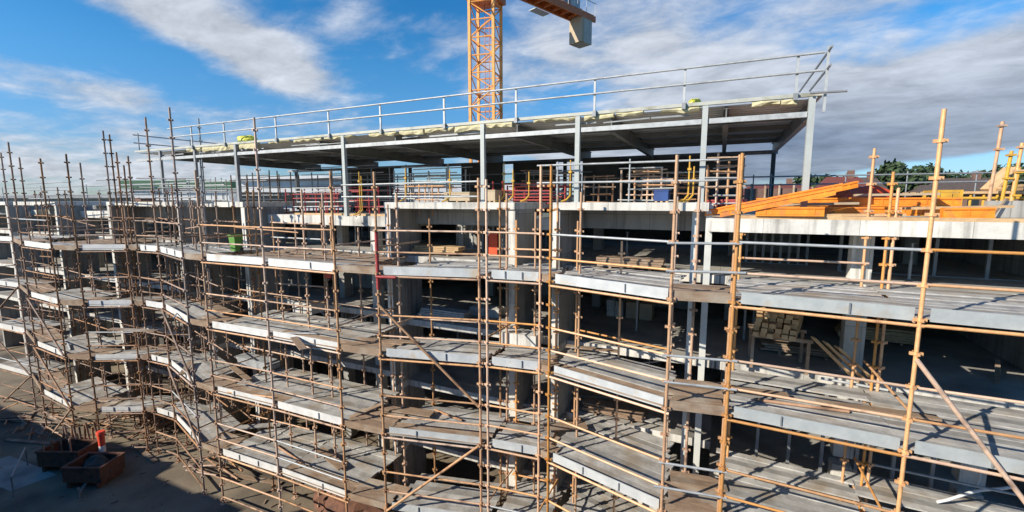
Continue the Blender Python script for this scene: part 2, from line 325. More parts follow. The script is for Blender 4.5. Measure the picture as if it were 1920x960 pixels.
# free columns
for x, y, w in [(-15.95, 17.3, .34), (3.85, 17.3, .55), (-19.6, 18.6, .4), (-32, 18.6, .4), (-40, 18.6, .4), (-47, 18.6, .4), (7.0, 17.2, .6)]:
    for i in range(5):
        if x == 7.0 and i > 2: continue
        top = LV[::-1][i]-.303 if i < 4 else (RR-.433 if x > 0 else RL-.503)
        bx(x, y, zz[i]+.003, x+w, y+.5, top).build('column', slabm if x > -16 else conc, B)
for ix in range(10):
    for y in (22.6,):
        x = -50+ix*6.3
        for i in range(5):
            top = LV[::-1][i]-.303 if i < 4 else RL-.503
            bx(x, y, zz[i]+.003, x+.45, y+.45, top).build('column', conc, B)
# back and party walls, a few solid infill panels
for i in range(5):
    z0 = zz[i]+.003; z1 = LV[::-1][i]-.303 if i < 4 else 12.74
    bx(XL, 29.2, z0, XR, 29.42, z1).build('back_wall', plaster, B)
    bx(XR-.25, 18, z0, XR-.003, 29.19, z1).build('end_wall', conc, B)
    bx(XL+.003, 17, z0, XL+.25, 29.19, z1).build('end_wall', conc, B)
for x0, x1, y, k in [(-52.3, -46.5, 19.5, 0), (-43.9, -40, 19.6, 1), (-36.4, -33.5, 19.7, 2), (-22.7, -20.6, 19.2, 4), (-28.7, -27.2, 18.2, 4), (-28.7, -27.2, 18.2, 3), (-28.7, -27.2, 18.2, 2), (-28.7, -27.2, 18.2, 1),
                     (-26.5, -23.4, 19.8, 3), (-26.5, -23.4, 19.8, 1), (-22.8, -17.5, 21.5, 3), (-12.9, -11.3, 20.5, 4), (-12.9, -10.9, 20.5, 2), (-6.9, -5.8, 18.9, 3), (-6.9, -5.8, 18.9, 4), (-4.6, -1, 24, 3), (.5, 3.5, 25, 4), (-10, -7.5, 24, 3),
                     (-35, -30, 21, 1), (-35.8, -33, 19.4, 3), (-12.8, -9, 22.4, 1), (1, 5, 23, 1), (-4.9, -2.2, 21.4, 2)]:
    z0 = zz[k]+.004; z1 = LV[::-1][k]-.304 if k < 4 else (RL-.504 if x0 < -.3 else RR-.434)
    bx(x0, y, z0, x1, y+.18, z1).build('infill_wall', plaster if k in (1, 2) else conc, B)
# two pale steel posts full height in the gap between two scaffold bays
for x in (-.84, -.42):
    bx(x, 15.9, 0.003, x+.2, 16.1, 13.9).build('steel_post', cwhite, B)
# steel stud partitions: each a frame of studs with top and bottom track
def studs(x0, x1, y, z0, z1, sp, m, w=.09):
    o = MB(); n = int((x1-x0)/sp)
    for i in range(n+1): o.box(x0+i*sp, y, z0+.03, x0+i*sp+w, y+.1, z1-.03)
    o.box(x0-.02, y-.01, z0, x1+.1, y+.11, z0+.03).box(x0-.02, y-.01, z1-.03, x1+.1, y+.11, z1)
    return o.build('stud_partition', m, B)
studs(.7, 3.1, 20.5, 11.503, 12.99, .3, dgalv); studs(3.9, 9, 19.2, 11.503, 12.99, 1.3, dgalv)
studs(-12.4, -8.2, 20.2, 11.503, 12.75, .62, galv); studs(-12.3, -8, 23, 11.503, 12.75, .3, dgalv)
studs(.6, 6.9, 17.1, 4.503, 8.19, .95, dgalv); studs(-22.4, -16.6, 19.8, 5.503, 8.19, .55, galv); studs(-21, -16.4, 18.6, 5.503, 8.19, .8, dgalv)
studs(-35.8, -31, 18.2, 8.503, 11.19, .55, galv); studs(-35.6, -32, 17.9, 5.503, 8.19, .45, galv)
studs(-22, -17, 23, 11.503, 12.75, .6, galv); studs(-7.0, -5.9, 20.4, 8.503, 11.19, .4, dgalv)
studs(-28.7, -27, 17.8, 8.503, 11.19, .4, galv); studs(.8, 2.9, 21.5, 8.503, 11.19, .35, dgalv); studs(-12, -7.8, 19, 5.503, 8.19, 1.2, dgalv)
# roof upstand blocks and pour edges
for a, b, y in [(-21, -14, 17.0), (.4, 9, 15.62)]:
    bx(a, y, (RL if a < 0 else RR)+.001, b, y+.09, (RL if a < 0 else RR)+.10).build('edge_form', newtim, B)

# adjustable props standing on the floors
def prop(x, y, z0, z1, label, i):
    t = thing('steel_prop', label, 'steel prop', (x, y, z0), 'adjustable props standing on the floors')
    tb((x, y, z0+.012), (x, y, z0+(z1-z0)*.55), .045).build('outer_tube', galv, t); tb((x, y, z0+(z1-z0)*.55), (x, y, z1-.012), .032).build('inner_tube', galv, t)
    bx(x-.1, y-.1, z0+.001, x+.1, y+.1, z0+.012).build('base_plate', dgalv, t); bx(x-.1, y-.1, z1-.012, x+.1, y+.1, z1-.001).build('head_plate', dgalv, t)
FN = {3: 'top', 2: 'middle', 1: 'third'}
for lv, z1, xs in ((3, 12.7, [(-18.6, 19, 'left of the red painted pole'), (-11.6, 18.8, 'right of the red painted pole'), (-9.2, 18.6, 'left of the middle poles'), (-3.6, 19.5, 'in the right hooded opening'), (5.6, 18.2, 'far right opening')]),
                   (2, 11.2, [(-19.5, 19.5, 'below the green bin'), (-10.6, 19, 'right of the red painted pole'), (-8.8, 19.8, 'just left of the middle poles'), (-3.0, 19, 'in front of the beige cartons'), (1.1, 19.6, 'left of the timber pile'), (-33.5, 18.6, 'far left bays')]),
                   (1, 8.2, [(-18.2, 18.8, 'under the green bin bay'), (-10.2, 18.6, 'behind the tall diagonal brace'), (-2.4, 18.8, 'behind the angled bay'), (-31, 18.6, 'far left bays')])):
    z0 = {3: 11.5, 2: 8.5, 1: 5.5}[lv]
    for x, y, w_ in xs: prop(x, y, z0, z1-.02, 'thin galvanised prop on the '+FN[lv]+' floor, '+w_, 0)

# ---------------------------------------------------------------- steel canopy over the roof
CY, CYB, CT = 16.2, 27.3, 17.2
K = thing('steel_canopy', 'long flat steel canopy roof on thin grey columns above the concrete roof', 'canopy', (-15, 21, ROOF))
X0, X1 = -34.2, 2.55
bx(X0, CY-.02, CT-.11, X1, CY+.10, CT).build('fascia', fascm, K)
bx(X1-.1, CY+.102, CT-.13, X1, CYB, CT).build('fascia', cwhite, K)
rs = MB(); x = X0+.02
prof = []                                            # corrugated sheet, ribs running along the canopy
y = CY+.14; zb = CT-.16
while y < CYB-.2:
    rs.box(X0+.05, y, zb-.006, X1-.12, y+.30, zb+.006); rs.box(X0+.05, y+.302, zb+.034, X1-.12, y+.418, zb+.046)
    rs.box(X0+.05, y+.292, zb, X1-.12, y+.304, zb+.04); rs.box(X0+.05, y+.414, zb, X1-.12, y+.426, zb+.04); y += .42
rs.build('roof_sheet', deckun, K)
for x in (-30.2, -24.1, -18.1, -13.4, -7.4, -3.7, .0, 2.3):
    t = MB(); t.box(x-.09, CY+.14, CT-.75, x+.09, CYB, CT-.735).box(x-.02, CY+.14, CT-.735, x+.02, CYB, CT-.25).box(x-.09, CY+.14, CT-.25, x+.09, CYB, CT-.235)
    t.build('rafter', rafm if x < 2 else dgalv, K)
for y in (18.4, 20.6, 22.8, 25.0):
    bx(X0+.2, y, CT-.42, X1-.2, y+.07, CT-.236).build('purlin', rafm, K)
lx = sorted([at_y(p, 260, CY).x for p in (440, 643, 905, 1083, 1320)]+[2.3])
prev = X0
for x in lx:
    bx(prev+.10, CY+.0, CT-.70, x-.10, CY+.1, CT-.54).build('eaves_beam', galv, K); prev = x
bx(X0, CYB, CT-.75, X1, CYB+.15, CT-.55).build('rear_beam', dgalv, K)
for i, x in enumerate(lx):
    z0 = {0: ROOF, 1: RL, 2: ROOF, 3: ROOF, 4: ROOF, 5: RR}[i]
    bx(x-.085, CY-.05, z0+.002, x+.085, CY+.12, CT-.131).build('column', dgalv if i < 1 else colm, K)
    bx(x-.16, CY-.12, z0+.001, x+.16, CY+.19, z0+.02).build('base_plate', galv, K)
for x in (-31.5, -28.0):
    bx(x-.07, CY-.03, RL if x < -29 else ROOF, x+.07, CY+.1, CT-.131).build('column', dgalv, K)
for x in (2.35, -3.5, -9, -15, -21, -27, -33):
    bx(x-.1, CYB-.2, RL, x+.1, CYB-.02, CT-.76).build('column', dark, K)
# ragged insulation showing under the fascia
def batt(xa, xb, y, z0, z1, d=.22):
    o = MB(); n = max(3, int((xb-xa)/.22)); k = 0; vs = []
    for i in range(n+1):
        x = xa+(xb-xa)*i/n; a = U(-.05, .06); b2 = U(-.03, .03)
        o.v += [(x, y+U(-.03, .03), z0+a), (x, y-.03+U(-.03, .03), (z0+z1)/2+a/2), (x, y+U(-.02, .02), z1+b2), (x, y+d, z1), (x, y+d, z0+a*.5)]
    for i in range(n):
        for j in range(5): q = (j+1) % 5; o.f.append([i*5+j, i*5+q, (i+1)*5+q, (i+1)*5+j])
    o.f += [[4, 3, 2, 1, 0], [n*5+j for j in range(5)]]
    return o
def ux(px): return at_y(px, 230, CY).x
for pa, pb, h in [(345, 372, .2), (375, 438, .3), (445, 478, .3), (500, 540, .1), (548, 600, .12), (606, 660, .12), (690, 742, .18), (748, 792, .22), (796, 850, .16), (852, 902, .26), (912, 960, .2),
                  (1000, 1078, .1), (1095, 1150, .17), (1155, 1205, .14), (1238, 1310, .17), (1408, 1460, .16), (1462, 1492, .22)]:
    batt(ux(pa), ux(pb), CY+.02, CT-.13-h*.8, CT-.12).build('insulation', insul, K)
for j in range(16):
    xa = U(X0+1, X1-4); bm_((xa, CY+.15, CT-.34-U(0, .1)), (xa+U(1, 3), CY+.2, CT-.34-U(0, .1)), .05, U(.03, .08)).build('edge_strip', dgalv, K)
# guard rail on the canopy front edge
G = thing('canopy_guard_rail', 'pale double guard rail along the front edge of the steel canopy', 'guard rail', (-15, CY, CT))
pp = [355, 417, 515, 615, 713, 833, 968, 1115, 1282, 1490]
gx = [at_y(p, 200, CY-.05).x for p in pp]; gx.append(2.5)
for x in gx[:-1]:
    bx(x-.035, CY-.09, CT+.002, x+.035, CY-.03, CT+1.12).build('post', galv, G); bx(x-.06, CY-.12, CT-.2, x+.06, CY-.025, CT+.002).build('clamp', dgalv, G)
for z in (CT+.58, CT+1.08):
    for a, b in zip([gx[0]-2.2]+gx[:-1], gx):
        tb((a, CY-.12, z), (b, CY-.12, z), .036).build('rail', galv, G)
for z, y1 in ((CT+.62, 19.0), (CT+1.12, 21.5)):
    tb((2.6, CY-.5, z), (2.6, y1, z), .035).build('end_rail', dgalv, G)
bx(2.56, CY-.1, CT-.6, 2.63, CY-.03, CT+1.25).build('post', galv, G); tb((2.2, CY-.2, CT-.05), (3.1, CY-.2, CT-.08), .035).build('bracket', dgalv, G)
# left end return rail
for z in (CT+.5, CT+1.0): tb((X0-.1, CY, z), (X0+.4, CY+6, z), .035).build('end_rail', dgalv, G)
for y in (16.4, 19.5, 22): tb((X0+.1, y, CT), (X0+.1, y, CT+1.1), .035).build('post', dgalv, G)
def lump(name, m, c, s, label, cat, seed=0, group=None):
    import bmesh
    bmm = bmesh.new(); bmesh.ops.create_icosphere(bmm, subdivisions=3, radius=1)
    for v in bmm.verts:
        n = noise.noise(v.co*1.7+Vector((seed, 0, 0)))*.35; v.co *= 1+n; v.co.z = max(v.co.z, -.35)
        v.co = Vector((v.co.x*s[0], v.co.y*s[1], (v.co.z+.35)*s[2]))
    me = bpy.data.meshes.new(name); bmm.to_mesh(me); bmm.free(); me.materials.append(m)
    o = bpy.data.objects.new(name, me); C.collection.objects.link(o); o.location = c
    return tag(o, label, cat, group)
p = at_y(464, 262, 17.2); lump('insulation_roll', limey, (p.x, 17.2, CT+.005), (.75, .5, .35), 'larger yellow wrapped bundle lying on the left part of the canopy edge', 'bundle', 3)
p = at_y(1303, 190, 16.9); lump('insulation_roll', limey, (p.x, 16.9, CT+.005), (.24, .3, .2), 'small yellow bundle lying on the canopy edge near its right end', 'bundle', 9)

# ---------------------------------------------------------------- tower crane
CR = thing('tower_crane', 'orange lattice tower crane rising behind the canopy, counterweight hanging at the right', 'tower crane', (-16.6, 29.8+1.5, 0))
cx0, cy0 = -16.75, 31.2; hw = .93; rz = R_(9)
def rp(a, b): return (cx0+a*math.cos(rz)-b*math.sin(rz), cy0+a*math.sin(rz)+b*math.cos(rz))
cor = [rp(-hw, -hw), rp(hw, -hw), rp(hw, hw), rp(-hw, hw)]
ms = MB()
for x, y in cor: ms.beam((x, y, 0), (x, y, 28.74), .2, .2, (math.cos(rz), math.sin(rz), 0))
ms.build('mast_leg', cranem, CR)
lat = MB(); z = 6.0; kk = 0
while z < 28.6:
    for i in range(4):
        a, b = cor[i], cor[(i+1) % 4]
        lat.tube((*a, z), (*b, z), .05, 6)
        if (kk+i) % 2: a, b = b, a
        lat.tube((*a, z), (*b, z+1.25), .045, 6)
    z += 1.25; kk += 1
lat.build('lattice', cranem, CR)
lad = MB()
for dx in (-.18, .18): lad.tube((*rp(dx, .35), 6), (*rp(dx, .35), 28.8), .025, 6)
z = 6
while z < 28.8: lad.tube((*rp(-.18, .35), z), (*rp(.18, .35), z), .016, 5); z += .3
lad.build('ladder', craned, CR)
bx(cx0-1.15, cy0-1.15, 28.75, cx0+1.15, cy0+1.15, 29.25).build('slewing_platform', craned, CR)
MB().tube((cx0, cy0, 29.25), (cx0, cy0, 30.0), 1.0, 20).build('slewing_ring', cranem, CR)
jd = Vector((.375, .927, 0)); js = Vector((.927, -.375, 0)); j0 = Vector((cx0, cy0, 30.6))
def jp(u, s_, z): return j0+jd*u+js*s_+Vector((0, 0, z))
jt = MB()
for s_ in (-.65, .65): jt.beam(jp(-1.5, s_, 0), jp(12.6, s_, 0), .16, .5)
for i in range(12): jt.beam(jp(.3+i*1.1, -.65, -.1), jp(.3+i*1.1, .65, -.1), .12, .2)
jt.build('counter_jib', craned, CR)
MB().beam(jp(.5, 0, .26), jp(12.3, 0, .26), 1.5, .04).build('walkway', craned, CR)
MB().beam(jp(10.6, 0, -1.2), jp(10.95, 0, -1.2), 1.45, 2.2).build('counterweight_face', cardb, CR)
for i in range(3):
    MB().beam(jp(10.97+i*.38, 0, -1.15), jp(11.33+i*.38, 0, -1.15), 1.4, 2.35).build('counterweight', cweight, CR)
wn = MB().tube(jp(8.6, -.5, .85), jp(8.6, .5, .85), .42, 16); wn.build('winch_drum', dgalv, CR)
MB().beam(jp(9.3, 0, .7), jp(10.5, 0, .7), 1.1, .8).build('motor_box', galv, CR)
MB().beam(jp(6.6, -1.6, -.05), jp(8.4, -1.6, -.05), .8, .06).build('side_platform', galv, CR)
rl = MB()
for s_ in (-.78, .78):
    rl.tube(jp(1, s_, 1.3), jp(12.5, s_, 1.3), .03, 6)
    for i in range(10): rl.tube(jp(1+i*1.27, s_, .2), jp(1+i*1.27, s_, 1.3), .025, 6)
rl.build('jib_hand_rail', galv, CR)
bx(cx0-1, cy0-1, 30.0, cx0+1, cy0+1, 31.6).build('machine_deck', cranem, CR)
# jib over the place behind the camera's upper edge
jb = MB()
for s_, zq in ((-.7, 0), (.7, 0), (0, 1.4)): jb.tube(jp(-2, s_, .6+zq), jp(-30, s_, .6+zq), .07, 6)
for i in range(24):
    for s_ in (-.7, .7): jb.tube(jp(-2-i*1.16, s_, .6), jp(-2.6-i*1.16, 0, 2.0), .04, 5); jb.tube(jp(-2.6-i*1.16, 0, 2.0), jp(-3.16-i*1.16, s_, .6), .04, 5)
jb.build('jib', cranem, CR)

# ---------------------------------------------------------------- scaffold
# outer standards in plan: (x, y) measured from the photo; two near posts mark the joint between two bays
PIT = .75
def standard(x, y, z0, z1, m, parent, r=.043, name='standard', lean=(0, 0)):
    o = MB(); o.tube((x, y, z0), (x+lean[0], y+lean[1], z1), r)
    z = LV[0]-.03
    while z > z0+.4: z -= PIT
    while z < z1-.15:
        if z > z0+.2:
            k = (z-z0)/(z1-z0); X = x+lean[0]*k; Y = y+lean[1]*k
            o.tube((X, Y, z-.035), (X, Y, z+.035), r*1.55, 8)
            for a in range(4):
                c, s = math.cos(a*math.pi/2+.1), math.sin(a*math.pi/2+.1)
                o.beam((X+c*r, Y+s*r, z), (X+c*(r+.075), Y+s*(r+.075), z), .05, .07)
        z += PIT
    st = o.build(name, m, parent)
    if z0 < .2: bx(x-.13, y-.13, .002, x+.13, y+.13, .02).build('base_plate', m, parent)
    return st
def planks(A, Bp, d0, d1, z, m, w=.30, parent=None, name='deck', jit=.012, endj=.05, miss=0.0):
    """planks laid along the bay from distance d0 to d1 behind the outer line"""
    A = Vector((*A, z)); Bp = Vector((*Bp, z)); o = MB(); d = d0
    while d+w*.9 <= d1+.01:
        if random.random() >= miss:
            e0, e1 = U(-endj, endj), U(-endj, endj); dz = U(-jit, jit); t = (Bp-A).normalized()
            a = A+Vector((0, d+w/2, dz))+t*e0; b = Bp+Vector((0, d+w/2, dz+U(-jit, jit)))+t*e1
            o.beam(a, b, w-.012, .045)
        d += w
    return o.build(name, m, parent)
def bay(A, Bp, inner, mo, label, tops, gap=False, lvls=(0, 1, 2, 3), own_a=True, itop=None, topB=None, steel=(1, 1, 1, 1), braces=(), roofrail=False, toe_m=None, red=False, mid=0, skiprail=()):
    t = thing('scaffold_bay' if not gap else 'scaffold_link', label, 'scaffolding' , (A[0], A[1], 0), 'scaffold bays along the facade' if not gap else 'narrow scaffold links between bays')
    A = tuple(A); Bp = tuple(Bp)
    depth = inner-(A[1]+Bp[1])/2
    def P(k, d=0.0, z=0.0): return Vector((A[0]+(Bp[0]-A[0])*k, A[1]+(Bp[1]-A[1])*k+d, z))
    if not gap:
        if own_a: standard(*A, 0.002, tops[0], mo, t)
        standard(*Bp, 0.002, tops[1], mo, t)
        for k, zt in zip((.06, .94), itop or ((U(14.3, 15.2), U(14.3, 15.4)) if A[0] < -25 else (13.3, U(13.6, 14.25)))):
            q = P(k); standard(q.x, inner, 0.002, zt, mo, t, .038, 'inner_standard')
        for j in range(mid):
            k = (j+1)/(mid+1)+U(-.04, .04); q = P(k); standard(q.x, inner, 0.002, U(14.1, 15.0) if A[0] < -25 else U(12.6, 14.2), mo, t, .038, 'inner_standard')
    for li in lvls:
        z = LV[li]; r = .034
        ex = .12
        dv = (P(1)-P(0)).normalized()
        def rail(name, k0, k1, d, zz_, m=mo, rr=r, j=.02):
            if name != 'ledger' and random.random() < .13: m = galv
            a = P(k0, d, zz_+U(-j, j))-dv*U(.05, .25)*(1 if gap else .5); b = P(k1, d, zz_+U(-j, j))+dv*U(.05, .25)*(1 if gap else .5)
            return tb(a, b, rr).build(name, m, t)
        m2 = galv if (gap and A[0] > -2) else mo
        if gap and A[0] > -2:
            rail('guard_rail', 0, 1, -.09, z+.72, m2); rail('guard_rail', 0, 1, -.09, z+1.45, m2)
        elif not gap:
            for q_ in (0, 1):
                if (li, q_) in skiprail: continue
                rail('guard_rail', 0, 1, -.0, z+(.72, 1.47)[q_], mo)
        if not gap:
            rail('ledger', 0, 1, -.0, z-.15, mo, .038)
            rail('inner_ledger', .05, .95, depth, z-.15, mo)
            rail('inner_rail', .05, .95, depth, z+.72, mo) if (A[0] < -20 or (li+int(A[0])) % 3 == 0) else None
            for k in (0.02, .98): tb(P(k, .06, z-.09), P(k, depth, z-.09), .035).build('transom', mo, t)
            for k in (0.0, 1.0): tb(P(k, 0, z+.9), P(k, depth, z+.9), .032).build('transom', mo, t) if random.random() < .35 else None
        if not gap:
            so = min(depth, 1.5 if steel[li] else .9)
            if steel[li]:
                planks(P(0, .05).xy, P(1, .05).xy, .02, so, z, steelpl, .30, t, 'steel_deck')
                planks(P(0).xy, P(1).xy, so+.05, (depth+.15)*(.72 if (A[0] < -21 and li) else 1) if (li == 1 or (li > 1 and A[0] < -8)) else 16.42-(A[1]+Bp[1])/2, z, timber if ((li+int(A[0])) % 4 == 0 and A[0] < -8) else steelpl, .28, t, 'inner_deck', .02, .12, .04)
            else:
                planks(P(0).xy, P(1).xy, .04, so, z, timber, .28, t, 'timber_deck', .02, .12)
                planks(P(0).xy, P(1).xy, so+.05, (depth+.1) if (li == 1 or (li > 1 and A[0] < -8)) else 16.42-(A[1]+Bp[1])/2, z, steelpl, .3, t, 'inner_deck')
            tbm = MB(); L_ = (P(1)-P(0)).length; nseg = 1
            for s_ in range(nseg):
                k0 = s_/nseg+.10/L_+(.02 if s_ else .02); k1 = (s_+1)/nseg-.08/L_
                tbm.beam(P(k0, .075, z+.075+U(-.01, .01)), P(k1, .075, z+.075+U(-.01, .01)), .03, .30)
            to = tbm.build('toe_board', toe_m or (wtoe if A[0] < -12 else toe), t)
            for k in (.34, .66):
                if random.random() < .4: bm_(P(k, .04, z-.04), P(k, .04, z+.20), .035, .03, (1, 0, 0)).build('clip', dgalv, to)
        else:
            planks(P(-.03, .1).xy, P(1.03, .1).xy, .0, depth*(.62 if A[0] > -12 else .4), z+.055, timber, .30, t, 'timber_deck', .025, .2)
            bm_(P(.03, .04, z+.06), P(.98, .04, z+.05), .04, .26).build('toe_board', timber, t)
    for (li, up, m_) in braces:
        if up > 5:                       # brace given by its two heights
            tb(P(0, -.07, up), P(1, -.07, li), .05).build('diagonal_brace', m_, t); continue
        zl = LV[li]; a, b = ((P(0, -.07, zl-.15), P(1, -.07, zl-3.0+.1)) if up < 0 else (P(0, -.07, zl-3.1), P(1, -.07, zl)))
        tb(a, b, .05).build('diagonal_brace', m_, t)
    if not gap:
        if A[0] < -18:
            for li in lvls: tb(P(.05, depth, LV[li]+1.45+U(-.05, .05)), P(.95, depth, LV[li]+1.45+U(-.05, .05)), .034).build('inner_rail', mo, t); tb(P(-.02, depth*.5, LV[li]+U(.9, 1.6)), P(1.02, depth*.5, LV[li]+U(.9, 1.6)), .03).build('cross_tube', mo, t)
            for k in (.33, .7):
                q = P(k, depth*.5); standard(q.x, q.y, 0.002, U(11.0, 14.6), mo, t, .036, 'inner_standard')
        rl_ = tb(P(0, 0, .35), P(1, 0, .35), .04).build('foot_ledger', mo, t)
        rl_ = tb(P(0, 0, 1.3), P(1, 0, 1.3), .04).build('foot_ledger', mo, t)
    if roofrail:
        for z in (14.0+.2, 14.75, 15.3):
            tb(P(-.05, depth, z+U(-.05, .05)), P(1.05, depth, z+U(-.05, .05)), .035).build('roof_guard_rail', dgalv, t)
    if red:
        tb(P(0, 0, 10.9), P(0, 0, 13.0), .062).build('red_sleeve', redp, t)
        tb(P(0, -.08, 11.36), P(.2, -.08, 11.36), .052).build('red_sleeve', redp, t)
    return t
R0 = (-45.98, 11.9); Q = [(-40.81, 12.2), (-36.61, 11.29), (-32.2, 11.02), (-30.57, 11.45), (-28.35, 12.6), (-27.75, 12.81), (-25.91, 12.85), (-21.73, 11.71), (-20.3, 11.72), (-16.5, 11.84), (-12.67, 11.86),
                          (-10.84, 12.05), (-7.23, 12.9), (-6.97, 12.96), (-5.14, 13.16), (-4.78, 13.1), (-1.06, 12.08), (.41, 12.33), (4.0, 12.15), (8.2, 12.0)]
bay(R0, Q[0], 15.1, rust, 'furthest visible scaffold bay at the left edge, dense rusty poles', (16.4, 17.0), roofrail=True, mid=3, braces=((3, 1, rust), (2, -1, rust), (1, 1, rust)))
bay(Q[0], Q[1], 15.0, rust, 'rusty link joining the two furthest left scaffold bays', (0, 0), gap=True)
bay(Q[1], Q[2], 15.0, rust, 'far left rusty scaffold bay with the tallest leaning pole over the ground crates', (17.3, 16.2), roofrail=True, mid=2, braces=((2, -1, rust), (3, 1, rust), (1, -1, rust)))
bay(Q[2], Q[3], 15.0, rust, 'narrow rusty link just right of the bay with the leaning pole', (0, 0), gap=True)
bay(Q[3], Q[4], 15.1, rust, 'rusty scaffold bay directly above the orange traffic post', (16.4, 16.5), roofrail=True, mid=2, steel=(1, 1, 1, 1))
bay(Q[4], Q[5], 15.1, rust, 'very narrow rusty link right of the traffic post', (0, 0), gap=True)
bay(Q[5], Q[6], 15.1, rust, 'short rusty scaffold bay with red sleeves near its top, under the canopy left end', (16.3, 18.1), roofrail=True, mid=1)
bay(Q[6], Q[7], 15.1, rust, 'steeply angled rusty scaffold bay with very tall pole in front of the canopy left corner', (16.2, 18.0), own_a=False, braces=((1, -1, rust), (2, -1, rust)), mid=2, skiprail=((2, 0),))
bay(Q[7], Q[8], 15.0, tan, 'link of brown boards left of the green bin', (0, 0), gap=True)
bay(Q[8], Q[9], 15.0, tan, 'brown scaffold bay in front of the green bin on the top deck', (15.3, 17.2), mid=1, steel=(1, 1, 0, 1))
bay(Q[9], Q[10], 15.1, tan, 'brown scaffold bay left of the red painted pole, with broad plank decks', (17.2, 15.05), own_a=False, mid=1, steel=(1, 0, 1, 0))
bay(Q[10], Q[11], 15.1, tan, 'link of dark timber boards beside the red painted pole', (0, 0), gap=True)
bay(Q[11], Q[12], 14.9, tan, 'orange brown scaffold bay whose left pole is painted red, crossed by two long diagonals', (15.0, 14.75), mid=0, red=True, steel=(1, 1, 0, 1), braces=((6.9, 10.4, tan), (2, 1, tan)))
bay(Q[13], Q[14], 15.1, orange, 'narrow orange scaffold bay between two pairs of poles in the middle of the picture', (14.7, 15.1), mid=1, toe_m=toe)
bay(Q[14], Q[15], 15.1, orange, 'very narrow orange link in the middle between close twin poles', (0, 0), gap=True)
bay(Q[15], Q[16], 15.3, orange, 'angled orange scaffold bay right of the middle, its decks dropping towards the right', (15.1, 15.15), mid=1, steel=(1, 0, 1, 1))
bay(Q[16], Q[17], 15.3, orange, 'link with silver rails and brown boards in front of the two pale steel posts', (0, 0), gap=True)
bay(Q[17], Q[18], 15.7, orange, 'large orange scaffold bay at right with wide pale decks and timber stack behind', (15.15, 15.85), itop=(13.2, 15.45), steel=(1, 1, 1, 1), toe_m=dtoe)
bay(Q[18], Q[19], 15.7, orange, 'nearest orange scaffold bay at the right edge with a long diagonal brace', (15.85, 15.9), own_a=False, itop=(14.8, 15.3), braces=((4.75, 10.6, tan),), steel=(1, 1, 1, 1), toe_m=dtoe)
# single inner poles that stand up above the roofs
def lone(px, py, D, m, label, top=None):
    p = at_D(px, py, D); t = thing('scaffold_pole', label, 'scaffold pole', (p.x, p.y, 0), 'single scaffold poles behind the bays')
    standard(p.x, p.y, 0.002, p.z, m, t, .042, 'standard'); return t
for i, (px, py, D, m, lb) in enumerate([(193, 245, 26, rust, 'tall thin pole, left one of the pair rising at the left of the sky'), (205, 252, 26.2, rust, 'tall thin pole, right one of the pair rising at the left of the sky'),
    (36, 295, 27.5, rust, 'thin rusty pole beside the left edge of the roofs'), (150, 305, 25, rust, 'short rusty pole right of the four-pole cluster at left'), (232, 310, 25.5, rust, 'short rusty pole in front of the parapet left of the canopy'),
    (375, 300, 22.5, dgalv, 'grey pole under the left end of the canopy'), (372, 222, 26.5, dgalv, 'thin grey pole rising past the canopy left end'),
    (1685, 352, 12.4, orange, 'short orange pole between the two tall poles at right'), (743, 362, 17.2, orange, 'short orange pole in front of the hooded opening'), (1090, 360, 15.2, orange, 'short orange pole in front of the right hooded opening'),
    (1046, 366, 16.4, tan, 'short brown pole just right of the middle twin poles'), (950, 362, 16.6, tan, 'short brown pole in front of the middle wall edge'), (604, 362, 18.5, tan, 'short brown pole in front of the recessed roof slab'),
    (565, 355, 18.8, tan, 'second short brown pole in front of the recessed roof slab'), (1388, 290, 11.2, orange, 'stout orange pole doubled beside the large right bay'), (1312, 350, 13.2, tan, 'brown pole beside the two pale steel posts')]):
    lone(px, py, D, m, lb)

# roof edge rails
def edge_rail(xa, xb, y, zs, m, label, r=.035, posts=()):
    t = thing('roof_edge_rail', label, 'guard rail', ((xa+xb)/2, y, min(zs)))
    for z in zs: tb((xa, y, z), (xb, y, z+U(-.05, .05)), r).build('rail', m, t)
    for x in posts: tb((x, y+.05, min(zs)-.7), (x, y+.05, max(zs)+.12), .03).build('post', m, t)
def xe(px, y=15.9): return at_y(px, 350, y).x
edge_rail(xe(1008), xe(1345), 15.85, (14.68, 15.32), galv, 'pale double rail on the roof edge above the right hooded opening', posts=(xe(1045), xe(1180)))
edge_rail(xe(640), xe(900), 15.9, (14.2, 14.75), galv, 'pale double rail on the roof edge above the left hooded opening', posts=(xe(700),))
edge_rail(xe(700, 24), xe(1110, 24), 24, (14.35, 15.0, 15.6), dgalv, 'dull triple rail deep under the canopy', posts=(xe(745, 24), xe(880, 24), xe(1000, 24)))
edge_rail(xe(1310, 26), xe(1925, 26), 26, (14.8, 15.22), dgalv, 'long thin grey rail along the far edge of the right roof', posts=[xe(p_, 26) for p_ in (1412, 1445, 1505, 1585, 1700, 1830)])
edge_rail(-58, -29, 16.2, (14.45, 15.05), dgalv, 'thin grey rail along the far left roof parapet', posts=(-55, -48, -41, -35, -31))
edge_rail(-60, -24, 24, (14.5, 15.0, 15.6), dgalv, 'triple grey rail behind the left roofs', posts=(-52, -45, -38, -33, -29))

